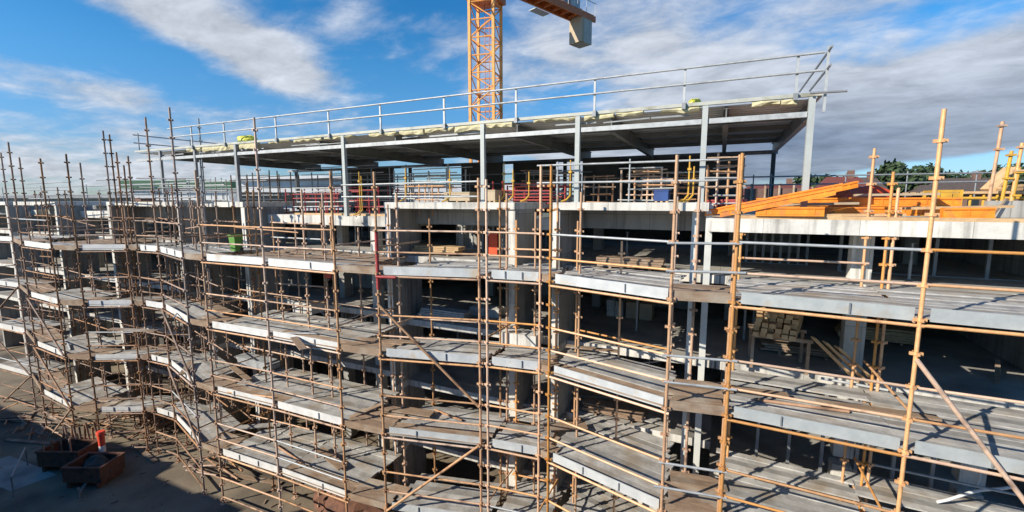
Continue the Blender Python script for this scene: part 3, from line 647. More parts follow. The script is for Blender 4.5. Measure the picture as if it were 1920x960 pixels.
# ---------------------------------------------------------------- things on the roof
def box_thing(name, px0, px1, ptop, y, z0, dy, m, label, cat, extra=None, m2=None):
    a = at_y(px0, 360, y); b = at_y(px1, 360, y); zt = at_y((px0+px1)/2, ptop, y).z
    t = thing(name, label, cat, ((a.x+b.x)/2, y, z0)); x0, x1 = a.x, b.x
    bx(x0, y, z0+.06, x1, y+dy, zt).build('body', m, t)
    bx(x0-.02, y-.02, zt+.002, x1+.02, y+dy+.02, zt+.05).build('lid', m2 or m, t)
    o = MB(); n = 3
    for i in range(n): o.box(x0+(x1-x0)*(.08+.38*i), y+.02, z0+.001, x0+(x1-x0)*(.08+.38*i)+.09, y+dy-.02, z0+.058)
    o.build('bearer', newtim, t); return t
box_thing('material_box', 833, 880, 362, 18.0, ROOF, 1.2, cardb, 'beige board covered box on the roof left of the twin pole group', 'box')
box_thing('material_box', 905, 928, 358, 18.2, ROOF, 1.2, cardb, 'small beige box on the roof behind the middle twin poles', 'box')
box_thing('plastic_crate', 1226, 1253, 358, 18.5, ROOF, .9, blue, 'blue plastic crate on the roof under the canopy', 'crate', m2=blue)
box_thing('material_box', 245, 262, 372, 18.5, ROOF, 1, brickb, 'brown box on the left parapet roof', 'box')
# dark concrete core walls under the canopy
CW = thing('lift_core', 'dark concrete core walls rising into the shade under the canopy', 'core wall', (-6, 24, RL))
for p0, p1, y in ((1092, 1160, 25), (865, 940, 25.5), (962, 1040, 26.2), (1161, 1395, 26.6), (640, 735, 26.3)):
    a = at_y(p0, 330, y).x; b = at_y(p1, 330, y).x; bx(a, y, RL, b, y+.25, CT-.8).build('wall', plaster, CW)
# frame stacks / internal scaffold towers under the canopy
def frames(px0, px1, ptop, pbot, y, m, label, n, sp=.55, seed=1, hz=.38, dep=1.6):
    random.seed(seed)
    a = at_y(px0, 360, y).x; b = at_y(px1, 360, y).x; zt = at_y((px0+px1)/2, ptop, y).z; z0 = RL
    t = thing('frame_stack', label, 'scaffold frames', ((a+b)/2, y, z0)); x = a
    while x < b:
        for d in (0, dep): tb((x, y+d, z0+.002), (x+U(-.03, .03), y+d, zt+U(-.5, .05)), .04, 6).build('upright', m, t)
        x += sp*U(.8, 1.3)
    z = z0+.4
    while z < zt:
        for d in (0, dep):
            xa = a+U(-.2, (b-a)*.25); xb = b-U(-.2, (b-a)*.25); tb((xa, y+d-.05, z), (xb, y+d-.05, z+U(-.05, .05)), .03, 6).build('rail', random.choice([m, m, galv]), t)
        z += hz*U(.7, 1.3)
    return t
frames(1165, 1262, 308, 375, 18.6, tan, 'dense rusty frame stack under the canopy behind the blue crate', 8, sp=.5, seed=3, hz=.17)
frames(1325, 1392, 285, 375, 18.2, tan, 'tall brown frame tower at the right under the canopy end', 5, sp=.4, seed=4, hz=.26)
frames(1095, 1150, 325, 375, 19.5, rust, 'rusty frames leaning near the dark core wall', 5, seed=5)
frames(535, 640, 352, 400, 18.3, redp, 'red painted frames stacked on the recessed roof', 8, sp=.8, seed=6, hz=.22)
frames(650, 716, 345, 400, 19.5, redp, 'dark red frames stacked right of the larger red stack', 4, sp=.8, seed=7, hz=.3)
frames(925, 1070, 340, 375, 19, redp, 'low red frames behind the yellow edge posts', 7, sp=.6, seed=8, hz=.16)
frames(435, 532, 318, 380, 20, rust, 'brown props and frames under the canopy left part', 8, sp=.9, seed=9)
frames(290, 430, 330, 380, 21, dgalv, 'grey tube frames under the far left canopy', 8, sp=1.4, seed=10, hz=.5)
frames(740, 860, 310, 375, 19, galv, 'galvanised frames glinting under the canopy centre', 6, sp=1.0, seed=11, hz=.25)
frames(560, 740, 310, 370, 21, dgalv, 'grey tube frames in the canopy shade right of the red stacks', 6, sp=1.6, seed=12, hz=.45)
frames(965, 1075, 318, 345, 20.5, rust, 'upper rusty frames above the low red frames', 5, sp=.7, seed=14, hz=.3)
frames(1265, 1320, 320, 375, 19.2, rust, 'rusty frames between the blue crate and the tall frame tower', 4, sp=.4, seed=15, hz=.2)
frames(760, 835, 330, 376, 17.4, tan, 'tan frames behind the yellow posts left of the beige box', 4, sp=.8, seed=16, hz=.35)
random.seed(21)
EP = ['in front of the dark red frames', 'left of the larger beige box', 'beside the larger beige box', 'right of the middle twin poles', 'second right of the middle twin poles', 'third right of the middle twin poles', 'beside the long grey canopy column right of centre', 'near the blue crate, left one of two', 'near the blue crate, right one of two', 'doubled behind the dark red frames']
# yellow edge posts with bent feet
for i, (px, py) in enumerate([(673, 322), (760, 315), (843, 318), (945, 305), (962, 318), (992, 322), (1070, 300), (1294, 292), (1302, 312), (677, 330)]):
    y = 17.0 if i != 9 else 17.6; z0 = RL if px < 715 else ROOF
    p = at_y(px, py, y)
    if i in (0, 9): z0 = RL
    t = thing('edge_post', 'yellow bent-foot edge post on the roof '+EP[i], 'edge post', (p.x, y, z0), 'yellow edge posts under the canopy')
    tb((p.x, y, z0+.25), (p.x, y, p.z), .028).build('upright', yell, t)
    MB().tube((p.x, y, z0+.27), (p.x-.12, y-.1, z0+.1), .035).tube((p.x-.12, y-.1, z0+.1), (p.x-.3, y-.2, z0+.03), .035).build('foot', yell, t)
    bx(p.x-.06, y-.06, p.z-.5, p.x+.06, y+.06, p.z-.42).build('hook', yell, t)

# orange formwork beams on the right roof
def fbeam(a, b, w, h, label, m=orbeam, name='formwork_beam'):
    t = thing(name, label, 'formwork beam', tuple((Vector(a)+Vector(b))/2), 'orange formwork beams on the right roof')
    d = (Vector(b)-Vector(a)).normalized()
    MB().beam(a, b, w, .05).build('bottom_flange', m, t)
    A_ = Vector(a)+Vector((0, 0, .027)); B_ = Vector(b)+Vector((0, 0, .027)); up = Vector((0, 0, 1))
    MB().beam(A_+up*((h-.1)/2), B_+up*((h-.1)/2), w*.8, h-.104).build('web', m, t)
    MB().beam(A_+up*(h-.075), B_+up*(h-.075), w, .05).build('top_flange', m, t)
    o = MB()
    n = int((Vector(b)-Vector(a)).length/1.1)
    for i in range(n+1):
        q = A_.lerp(B_, (i+.2)/(n+.4))+up*((h-.1)/2); o.beam(q-d*.02, q+d*.02, w*.9, h-.108)
    o.build('stiffener', m, t)
    return t
zR = RR+.11
def rx(px, y): return at_y(px, 380, y).x
LB = ['lowest', 'second', 'third', 'fourth', 'top']
k = 0
for y, z, pa, pb, lb in [(15.72, 0, 1418, 1545, 'short orange beam at the roof edge, left front of the pile'), (16.55, 0, 1450, 1690, 'orange beam lying low behind the left front one'),
                     (16.0, 0, 1768, 1862, 'short orange beam at the roof edge near the right tall pole'), (18.0, .0, 1425, 1730, 'orange beam at the bottom of the long flat stack'),
                     (18.0, .36, 1418, 1752, 'orange beam on top of the long flat stack, left part'), (18.6, .0, 1620, 1850, 'orange beam low behind the right tall pole'),
                     (18.7, .36, 1480, 1800, 'orange beam at the rear of the flat stack'), (17.7, 0, 1560, 1720, 'short orange beam between the front and the long stack')]:
    fbeam((rx(pa, y), y, zR+z*.8), (rx(pb, y), y+U(-.1, .15), zR+z*.8+U(0, .02)), .34, .27, lb); k += 1
# the slanting bundle
for i, (pa, ya, qa, pb, qb, yb, lb) in enumerate([(1322, 404, 16.0, 1578, 355, 15.85, 'long slanting orange beam, upper one of the leaning bundle'), (1350, 406, 15.7, 1566, 364, 15.5, 'long slanting orange beam, front one of the leaning bundle'),
                                             (1420, 390, 16.75, 1606, 350, 17.2, 'slanting orange beam reaching furthest right and highest')]):
    a = at_y(pa, ya, qa); b = at_y(pb, qb, yb); fbeam(a, b, .22, .2, lb)
a = at_y(1325, 396, 18.6); b = at_y(1380, 392, 18.2); fbeam((a.x, a.y, zR), (b.x+.3, b.y, zR+.02), .4, .5, 'dark red beam end beside the tall orange pole', redp)
for i, (px, w) in enumerate([(1445, 3.2), (1560, 3.5), (1640, 3), (1710, 3.6), (1790, 2.6), (1850, 3)]):
    y = 15.75+.15*(i % 3); x = rx(px, y); z = zR+.03+(.0 if i % 2 else .36 if 0 else 0)
    tag(bm_((x-w/2, y, z-.08), (x+w/2, y+.25, z-.075), .24, .045).build('timber_board', newtim if i % 2 else timber), ['pale', 'grey', 'broad', 'narrow', 'short', 'rightmost'][i]+' timber board on the right roof edge, '+['left end', 'left of the middle', 'middle', 'below the yellow cage', 'right part', 'far right'][i], 'board', 'boards on the right roof edge')
for i, (pa, pb, y, z, lb) in enumerate([(1440, 1560, 16.6, .30, 'long tan plank lying on the low orange beams, left'), (1545, 1700, 15.8, .02, 'long tan plank in front of the orange beams, centre'), (1600, 1760, 18.0, .62, 'tan plank on top of the long orange stack'), (1690, 1790, 16.4, .22, 'tan plank between the two tall right poles'), (1480, 1610, 17.3, .33, 'worn plank laid over the orange beams behind the front one'), (1800, 1900, 17.0, .25, 'tan plank in front of the grey block parapet')]):
    a = at_y(pa, 380, y); b = at_y(pb, 380, y); tag(bm_((a.x, y, zR+z), (b.x, y+.15, zR+z+.03), .34, .07).build('plank', newtim if i % 2 else cardb), lb, 'plank', 'planks among the orange beams')
lump('tarp_mound', redor, at_y(1612, 372, 22.5)+Vector((0, 0, -1.0)), (1.25, .9, 1.15), 'rounded red orange covered mound behind the formwork beams', 'covered mound', 5)
for j, (px, py, y) in enumerate([(1225+.0, 0, 0)]): pass
# yellow cage
ya = 19.5; xa = rx(1757, ya); xb = rx(1800, ya); z1 = at_y(1780, 356, ya).z
t = thing('yellow_cage', 'yellow steel mesh cage with dark open side on the right roof', 'cage', ((xa+xb)/2, ya, zR))
o = MB()
for x in (xa, xb):
    for y in (ya, ya+1.1): o.box(x-.04, y-.04, RR+.002, x+.04, y+.04, z1)
for z in (RR+.12, z1-.04):
    for y in (ya, ya+1.1): o.box(xa+.045, y-.03, z-.04, xb-.045, y+.03, z+.04)
    for x in (xa, xb): o.box(x-.03, ya+.045, z-.037, x+.03, ya+1.055, z+.037)
o.build('frame', yell, t); bx(xa+.05, ya-.01, RR+.17, xa+(xb-xa)*.62, ya+.01, z1-.09).build('side_panel', yell, t)
o = MB()
for i in range(7): o.box(xa+(xb-xa)*(.66+.045*i), ya-.01, RR+.17, xa+(xb-xa)*(.66+.045*i)+.02, ya+.01, z1-.09)
o.build('bars', yell, t)
# scaffold hop-up platform, timbers and rails at far right
t = thing('loading_platform', 'loose platform of pale boards on yellow trestles at the far right roof', 'platform', (rx(1870, 21), 21, RR))
xa = rx(1720, 21); xb = rx(1960, 21)
bx(xa, 20.6, 14.25, xb, 22.6, 14.33).build('board_top', newtim, t)
for i in range(9):
    x = xa+.3+(xb-xa-.6)*i/8; tb((x, 20.7, RR+.002), (x, 20.7, 14.25), .04).build('leg', yell, t)
tb((xa, 20.65, 14.1), (xb, 20.65, 14.1), .045).build('rail', yell, t)
t = thing('timber_stack', 'heap of pale sawn timbers on the platform at the far right', 'timber stack', (rx(1860, 21.5), 21.5, 14.33))
for i in range(7):
    x = rx(1845, 21.5)+i*.16; bm_((x, 21.0+.1*i, 14.38+.05*(i % 3)), (x+1.5+U(-.2, .3), 21.6+.06*i, 14.42+.12*(i % 4)), .18, .08).build('timber', newtim, t)
bm_((rx(1850, 21.4), 21.4, 14.4), (rx(1895, 21.4), 21.6, 15.15), .6, .08).build('timber', newtim, t)
for i, (px, py, m, lb) in enumerate([(1880, 228, tan, 'tall pale pole at the far right above the timber heap'), (1897, 283, yell, 'yellow pole at the far right edge'), (1911, 315, yell, 'shorter yellow pole at the far right edge'), (1917, 268, orange, 'orange pole cut by the right edge of the picture')]):
    p = at_y(px, py, 20.0); t = thing('roof_pole', lb, 'pole', (p.x, 20, RR)); tb((p.x-.1, 20, RR+.002), (p.x, 20, p.z), .05).build('tube', m, t); bx(p.x-.1, 19.9, p.z-.16, p.x+.1, 20.1, p.z-.1).build('coupler', m, t); bx(p.x-.1, 19.9, p.z-.9, p.x+.1, 20.1, p.z-.84).build('coupler', m, t)
t = thing('block_wall', 'low grey block parapet on the far right roof', 'wall', (8, 18.5, RR)); bx(rx(1852, 18.4), 18.4, RR+.002, rx(1852, 18.4)+5, 18.6, RR+.55).build('blocks', conc, t)
tag(bm_((rx(1860, 18.2), 18.15, RR+.05), (rx(1890, 18.2), 18.3, RR+.62), .05, .05).build('leaning_stick', timber), 'dark stick leaning on the grey block parapet', 'stick')

# ---------------------------------------------------------------- things on the floors
def pile_at(px, py, z): return at_z(px, py, z)
# timber pile in the right bay
p = at_y(1458, 634, 15.9); t = thing('timber_pile', 'bundle of pale sawn timbers stacked on bearers at the back of the large right bay', 'timber pile', (p.x, p.y, 8.5))
for r_ in range(5):
    for c_ in range(6):
        x = p.x-.62+c_*.2+r_*.02; z = p.z+.06+r_*.165
        bm_((x, p.y+U(-.15, .15), z), (x+.5, p.y+2.2, z+.02), .17, .14).build('timber', newtim, t)
for s_ in (.3, 1.5):
    bx(p.x-.75, p.y+s_, p.z-.14, p.x+1.0, p.y+s_+.1, p.z-.03).build('bearer', timber, t)
    for q_ in (-.7, .85): bx(p.x+q_, p.y+s_, 8.53, p.x+q_+.09, p.y+s_+.09, p.z-.143).build('trestle_leg', timber, t)
for i in range(3):
    tag(bm_((p.x+.9+i*.3, p.y-.2, 9.9-.1*i), (p.x+2.2+i*.25, p.y+.3, 8.56), .22, .05).build('leaning_board', newtim), ['left', 'middle', 'right'][i]+' pale board leaning against the timber pile', 'board')
def carton_stack(px0, px1, ptop, pbot, z0, m, label, n=3, name='box_stack'):
    a = at_z(px0, pbot, z0); b = at_z(px1, pbot, z0); y = a.y; h = at_y(px0, ptop, y).z-z0; x0, x1 = a.x, at_y(px1, pbot, y).x
    t = thing(name, label, 'boxes', ((x0+x1)/2, y, z0))
    for r_ in range(n):
        for c_ in range(2):
            w = (x1-x0)/2; bx(x0+c_*w+.01+U(0, .03), y+U(0, .05), z0+.002+r_*h/n, x0+(c_+1)*w-.01, y+.8, z0+(r_+1)*h/n-.01).build('box', m, t)
    return t
carton_stack(1136, 1168, 562, 592, 8.5, slabm, 'pale blocks stacked on the middle floor, seen through the angled bay', 3)
carton_stack(1172, 1222, 566, 596, 8.5, cardb, 'beige cartons right of the pale blocks on the middle floor', 1)
carton_stack(548, 584, 566, 585, 8.5, slabm, 'white bagged blocks on the middle floor behind the left-centre bay', 3)
carton_stack(1856, 1940, 606, 656, 8.5, slabm, 'large white block stack on the middle floor at the right edge', 3)
carton_stack(935, 1004, 622, 644, 8.5, slabm, 'low white blocks behind the middle twin poles', 1)
carton_stack(880, 935, 575, 590, 8.5, slabm, 'white panels lying deep inside the centre of the middle floor', 1)
for i, (x0, y0, z0, L, lb) in enumerate([(-11.5, 17.9, 11.1, 3.6, 'cable slung under the top floor between the red pole and the middle poles'), (-4.9, 18.2, 8.1, 4, 'cable slung under the middle floor in the angled bay'), (.6, 17.6, 11.1, 5.5, 'cable slung under the top floor in the large right bay'), (-21.5, 18, 8.1, 4.5, 'cable slung under the middle floor below the green bin')]):
    o = MB(); n = 14
    for j in range(n):
        f0, f1 = j/n, (j+1)/n; o.tube((x0+L*f0, y0, z0-.7*math.sin(math.pi*f0)), (x0+L*f1, y0, z0-.7*math.sin(math.pi*f1)), .022, 6)
    tag(o.build('slung_cable', whitep if i % 2 else dark), lb, 'cable')
for i, (px, py, z, n, m_, lb) in enumerate([(1640, 640, 8.5, 6, newtim, 'flat stack of pale boards on the middle floor behind the right inner poles'), (830, 600, 8.5, 5, galv, 'stack of silver frames lying on the middle floor right of the red pole'), (1500, 705-40, 8.5, 3, timber, 'low stack of brown boards by the column on the middle floor'),
        (820, 478, 11.5, 4, newtim, 'low stack of boards inside the left hooded opening'), (1180, 505, 11.5, 4, timber, 'low stack of brown boards inside the right hooded opening'), (480, 690, 5.5, 5, galv, 'silver tubes stacked on the third floor below the green bin'), (1150, 780, 5.5, 4, timber, 'brown boards stacked on the third floor behind the angled bay')]):
    p = at_z(px, py, z); t = thing('board_stack', lb, 'stack', (p.x, p.y, z), 'material stacks on the floors')
    for k in (-.7, .7): bx(p.x+k, p.y-.3, z+.003, p.x+k+.09, p.y+.5, z+.09).build('bearer', timber, t)
    for j in range(n): q = U(-.12, .12); bm_((p.x-1.2+q, p.y+.1+U(-.04, .04), z+.13+j*.085), (p.x+1.2+q, p.y+.1+U(-.04, .04), z+.13+j*.085), U(.6, .75), .07).build('layer', m_, t)
# green bin
p = at_y(443, 464, 14.2); t = thing('green_bin', 'bright green plastic bin standing on the top deck left of centre', 'bin', (p.x, 14.2, 11.53))
o = MB(); o.v += [(p.x+a*.18, 14.2+b*.17, 11.55) for a, b in ((-1, -1), (1, -1), (1, 1), (-1, 1))]+[(p.x+a*.23, 14.2+b*.22, 12.3) for a, b in ((-1, -1), (1, -1), (1, 1), (-1, 1))]
o.f += [[3, 2, 1, 0], [0, 1, 5, 4], [1, 2, 6, 5], [2, 3, 7, 6], [3, 0, 4, 7], [4, 5, 6, 7]]; o.build('body', green, t)
bx(p.x-.25, 13.95, 12.302, p.x+.25, 14.45, 12.36).build('lid', green, t)
for s_ in (-.17, .17): tb((p.x+s_-.03, 14.36, 11.62), (p.x+s_+.03, 14.36, 11.62), .09, 12).build('wheel', dark, t)
# red barrier panels
p = at_y(924, 470, 18.2); t = thing('red_barrier', 'tall orange red plastic barrier on the top floor between the middle poles', 'barrier', (p.x, 18.2, 11.5))
bx(p.x-.22, 18.2, 11.55, p.x+.22, 18.27, 12.6).build('panel', redor, t); bx(p.x-.26, 18.0, 11.502, p.x-.18, 18.45, 11.548).build('foot', dark, t); bx(p.x+.18, 18.0, 11.502, p.x+.26, 18.45, 11.548).build('foot', dark, t)
p = at_y(618, 518, 12.6); tag(bx(p.x-.16, 12.5, 11.02, p.x+.16, 12.53, 11.32).build('red_tag_sheet', pink), 'small red sheet hanging under the top deck left of the red painted pole', 'sheet')
p = at_y(1272, 955, 12.6); lump('green_bag', green, (p.x, 12.7, p.z-.1), (.16, .16, .2), 'small bright green bag at the bottom edge beside the silver rails', 'bag', 2)
# pink and white hoses at the bottom right
p = at_z(1790, 935, 5.5)
o = MB(); q0 = Vector((p.x-.6, p.y-.6, 5.6))
for i in range(7): q1 = q0+Vector((.24, .06, .1+.05*math.sin(i))); o.tube(q0, q1, .04, 6); q0 = q1
tag(o.build('white_hose', whitep), 'white hose with pink end rising from the lower right floor', 'hose')
o = MB(); x = at_y(1832, 900, 17.2).x
for i in range(9): o.tube((x+.05*math.sin(i), 17.15, 5.52+i*.24), (x+.05*math.sin(i+1), 17.15, 5.52+(i+1)*.24), .02, 6)
tag(o.build('white_cable', whitep), 'thin white cable hanging by the dark studs at lower right', 'cable')

# loose boards on decks
def board(px, py, z, ang, L, m, label, w=.26, tilt=0):
    p = at_z(px, py, z+.05); d = Vector((math.cos(ang), math.sin(ang), tilt)).normalized()
    tag(bm_(p-d*L/2+Vector((0, 0, .03)), p+d*L/2+Vector((0, 0, .03)), w, .045).build('loose_board', m), label, 'board', 'loose boards lying on the decks')
for a in [(735, 640, 8.55, .25, 2.2, timber, 'brown board across the left end of the middle deck beside the tall diagonal'), (760, 770, 5.6, .15, 2.4, timber, 'wide brown board on the third deck under the tall diagonal', .5),
          (560, 645, 8.6, -.5, 1.8, timber, 'skewed board on the middle deck left of the red pole'), (690, 770, 5.6, .9, 1.6, timber, 'board leaning over the link deck below the red pole', .26, .25),
          (450, 700, 5.6, -.3, 2.6, timber, 'brown board on the third deck below the green bin'), (1110, 655, 8.6, .1, 1.9, timber, 'brown board on the middle deck right of the middle twin poles'),
          (1060, 800, 5.6, .5, 1.6, timber, 'pale brown board on the third deck by the middle twin poles', .5), (1420, 735, 8.6, .05, 1.5, timber, 'brown board end on the middle deck of the large right bay', .3),
          (1640, 770, 8.6, .08, 2.6, timber, 'long grey board on the middle deck behind the front right pole', .3), (990, 590, 8.6, .2, 1.3, timber, 'short board deep on the floor between the middle pole pairs'),
          (620, 860, 2.6, -.3, 2.2, timber, 'brown board on the bottom deck left of centre', .4), (480, 800, 2.6, .6, 2.4, steelpl, 'grey plank askew on the bottom deck below the green bin', .4),
          (350, 690, 5.6, -.7, 2.0, timber, 'board on the third deck in the steeply angled bay'), (250, 620, 8.6, .3, 2.2, timber, 'board on the middle deck over the traffic post'),
          (1190, 780, 5.6, -.1, 2.6, steelpl, 'long grey plank on the third deck of the angled bay', .5), (1870, 700, 8.6, 1.2, 1.6, timber, 'dark board crossing the middle deck at the right edge', .12, .3)]:
    board(*a)

random.seed(5)
# short tube offcuts and couplers left on the decks
for i, (px, py, z, an, L, lb) in enumerate([(560, 625, 8.58, .4, 1.6, 'tube offcut on the middle deck left of the red pole'), (840, 778, 5.58, -.2, 1.5, 'tube offcut on the third deck near the long diagonal'), (1120, 745, 5.58, .3, 1.8, 'tube offcut on the third deck right of the middle poles'),
        (1500, 760, 8.58, .1, 2.2, 'tube lying along the middle deck of the large right bay'), (1600, 720, 8.58, -.15, 1.6, 'tube lying near the slab edge in the large right bay'), (200, 640, 5.58, .5, 1.8, 'rusty tube on the third deck over the traffic post'), (130, 650, 5.58, -.3, 1.6, 'rusty tube on the far left third deck'),
        (330, 590, 8.58, -.6, 1.5, 'rusty tube on the middle deck of the steep bay'), (470, 740, 5.58, .2, 2.4, 'tube on the third deck below the green bin'), (540, 850, 2.58, -.2, 2.4, 'tube on the bottom deck left of centre')]):
    p = at_z(px, py, z); d = Vector((math.cos(an), math.sin(an), 0)); tag(tb(p-d*L/2, p+d*L/2, .042).build('loose_tube', random.choice([tan, rust, galv])), lb, 'tube', 'tubes lying on the decks')
# ---------------------------------------------------------------- yard: bins, traffic post, debris
def skip(px, py, w, d, h, ang, label, rails=False):
    p = at_z(px, py, 0); t = thing('rusty_bin', label, 'steel bin', (p.x, p.y, 0), 'rusty steel bins in the yard'); c, s = math.cos(ang), math.sin(ang)
    def q(a, b, z): return (p.x+a*c-b*s, p.y+a*s+b*c, z)
    def slab_(a0, b0, z0, a1, b1, z1, o):
        k = len(o.v); o.v += [q(a, b, z) for z in (z0, z1) for a, b in ((a0, b0), (a1, b0), (a1, b1), (a0, b1))]
        o.f += [[k+i for i in f_] for f_ in ((0, 3, 2, 1), (4, 5, 6, 7), (0, 1, 5, 4), (1, 2, 6, 5), (2, 3, 7, 6), (3, 0, 4, 7))]
    o = MB(); slab_(-w/2, -d/2, .3, w/2, d/2, .36, o); o.build('floor', skipm, t)
    for a0, b0, a1, b1 in ((-w/2, -d/2, w/2, -d/2+.06), (-w/2, d/2-.06, w/2, d/2), (-w/2, -d/2+.062, -w/2+.06, d/2-.062), (w/2-.06, -d/2+.062, w/2, d/2-.062)):
        o = MB(); slab_(a0, b0, .362, a1, b1, h, o); o.build('side', skipm, t)
    o = MB(); E_ = .04
    slab_(-w/2-E_, -d/2-E_, h+.002, w/2+E_, -d/2+.1, h+.09, o); slab_(-w/2-E_, d/2-.1, h+.002, w/2+E_, d/2+E_, h+.09, o)
    slab_(-w/2-E_, -d/2+.102, h+.002, -w/2+.1, d/2-.102, h+.09, o); slab_(w/2-.1, -d/2+.102, h+.002, w/2+E_, d/2-.102, h+.09, o); o.build('rim', skipm, t)
    for a in (-w*.38, w*.38):
        o = MB(); slab_(a-.07, -d/2, .002, a+.07, d/2, .298, o); o.build('skid', skipm, t)
    if rails:
        for i in range(9):
            a = -w/2+.15+i*(w-.3)/8; tb(q(a, d/2-.03, h+.092), q(a+U(-.1, .1), d/2-.03, h+1.0+U(-.3, .2)), .05).build('stake', rust, t)
            if i % 2: tb(q(a, -d/2+.03, h+.092), q(a, -d/2+.03, h+.6+U(-.2, .2)), .045).build('stake', rust, t)
    return t, p, c, s
t, p, c, s = skip(180, 900, 1.9, 1.35, 1.0, R_(24), 'nearer rusty open bin full of rubble in the yard')
lump('rubble_heap', rubble, (p.x+.1, p.y+.05, .37), (.78, .5, .62), 'dark rubble filling the nearer rusty bin', 'rubble', 4)
skip(135, 872, 2.2, 1.3, 1.05, R_(24), 'further rusty stillage holding upright pipes in the yard', True)
p = at_z(183, 884, 0); pz = at_D(181, 822, p.x*FWD[0]+p.y*FWD[1]).z
pz = 2.1
t = thing('traffic_post', 'orange red traffic delineator post with white band beside the rusty bins', 'traffic post', (p.x, p.y+.3, 0)); X, Y = p.x, p.y+.3
MB().tube((X, Y, 0.002), (X, Y, .12), .3, 16).build('base', dark, t)
MB().tube((X, Y, .12), (X, Y, .95), .17, 14, .14).build('lower_body', pink, t); MB().tube((X, Y, .952), (X, Y, 1.3), .14, 14, .135).build('reflective_band', reflect, t)
MB().tube((X, Y, 1.302), (X, Y, 1.95), .135, 14, .16).build('upper_body', pink, t); MB().tube((X, Y, 1.952), (X, Y, 2.08), .2, 14, .17).build('cap', pink, t)
p = at_z(152, 930, 0); t = thing('site_trolley_frame', 'grey steel towing frame in front of the nearer rusty bin', 'towing frame', (p.x, p.y, 0))
tb((p.x-1.2, p.y+.9, .25), (p.x+.1, p.y-.1, .2), .06).build('draw_bar', dgalv, t); tb((p.x+.1, p.y-.1, .002), (p.x+.1, p.y-.1, .5), .05).build('jack', dgalv, t)
p = at_z(30, 905, 0); t = thing('barrier_frame', 'thin grey steel barrier standing in the shaded yard at left', 'barrier', (p.x, p.y, 0))
a = Vector((p.x-1.5, p.y+.9, 1.0)); b = Vector((p.x+1.4, p.y-.5, 1.0))
tb(a, b, .035).build('top_rail', galv, t); tb(b, (b.x, b.y, .002), .03).build('leg', dgalv, t); tb(a, (a.x, a.y, .002), .03).build('leg', dgalv, t)
# ground planks, pipes
DB = [(60, 830, .3, 3.6, 'long board lying on the ground left of the bins'), (270, 850, -.15, 3.2, 'pale board lying right of the traffic post'), (320, 830, .4, 2.6, 'skewed board on the ground under the angled bay'), (50, 790, -.5, 3, 'board on the ground under the far left bay'),
      (360, 800, .1, 2.2, 'short board on the ground below the steeply angled bay'), (480, 900, .2, 3, 'board on the ground at the foot of the brown bay'), (300, 790, -.4, 2.6, 'board between the poles behind the traffic post'), (110, 750, .2, 3, 'board behind the far bins')]
for px, py, an, L, lb in DB:
    p = at_z(px, py, 0); d = Vector((math.cos(an), math.sin(an), 0)); tag(bm_(p-d*L/2+Vector((0, 0, .05)), p+d*L/2+Vector((0, 0, .05)), .24, .06).build('ground_board', timber), lb, 'board', 'boards lying on the yard ground')
lit = MB()
for i in range(170):
    x = U(-46, -12); y = U(8.0, 15.5); a_ = U(0, 3.1); L = U(.06, .5); w = U(.03, .12); lit.beam((x, y, .02), (x+L*.6*math.cos(a_), y+L*.6*math.sin(a_), .02+U(0, .02)), w*.7, U(.02, .05))
tag(lit.build('site_debris', timber), 'scattered offcuts and rubble on the yard ground', kind='stuff')
t = thing('pipe_heap', 'heap of rusty tubes leaning on the ground at the foot of the left bays', 'pipe heap', (-24, 14, 0))
for i in range(14):
    a = Vector((-24.5+U(-1, 1), 13.2+U(-.8, 1.5), .06+.04*(i % 4))); an = U(-.6, .9); tb(a, a+Vector((math.cos(an)*2.4, math.sin(an)*2.4, U(0, .7))), .045, 6).build('tube', rust, t)
t = thing('pipe_heap', 'tangle of rusty tubes behind the further stillage', 'pipe heap', (-30, 13, 0))
for i in range(14):
    a = Vector((-31+U(-1, 1), 13.4+U(-.8, 1.2), .06+.04*(i % 4))); an = U(-.2, 1.3); tb(a, a+Vector((math.cos(an)*1.8, math.sin(an)*1.8, U(.2, 1.1))), .045, 6).build('tube', rust, t)
for i, (px, py, a0, lb) in enumerate([(25, 775, .3, 'tangle of rusty tubes on the ground at the left edge'), (95, 800, .1, 'tangle of rusty tubes behind the thin grey barrier'), (215, 800, .5, 'tangle of rusty tubes right of the traffic post')]):
    p = at_z(px, py, 0); t = thing('pipe_heap', lb, 'pipe heap', (p.x, p.y, 0))
    for j in range(16):
        a = Vector((p.x+U(-1.8, 1.8), p.y+U(-1, 1), .06+.05*(j % 4))); an = a0+U(-.7, .7); tb(a, a+Vector((math.cos(an)*2, math.sin(an)*2, U(0, 1.3)*(j % 2))), .042, 6).build('tube', rust, t)
p = at_z(660, 950, 0); lump('rubble_heap', skipm, (p.x, p.y, 0), (2.0, 1.2, .8), 'reddish brown spoil heap at the bottom left of centre', 'heap', 8)

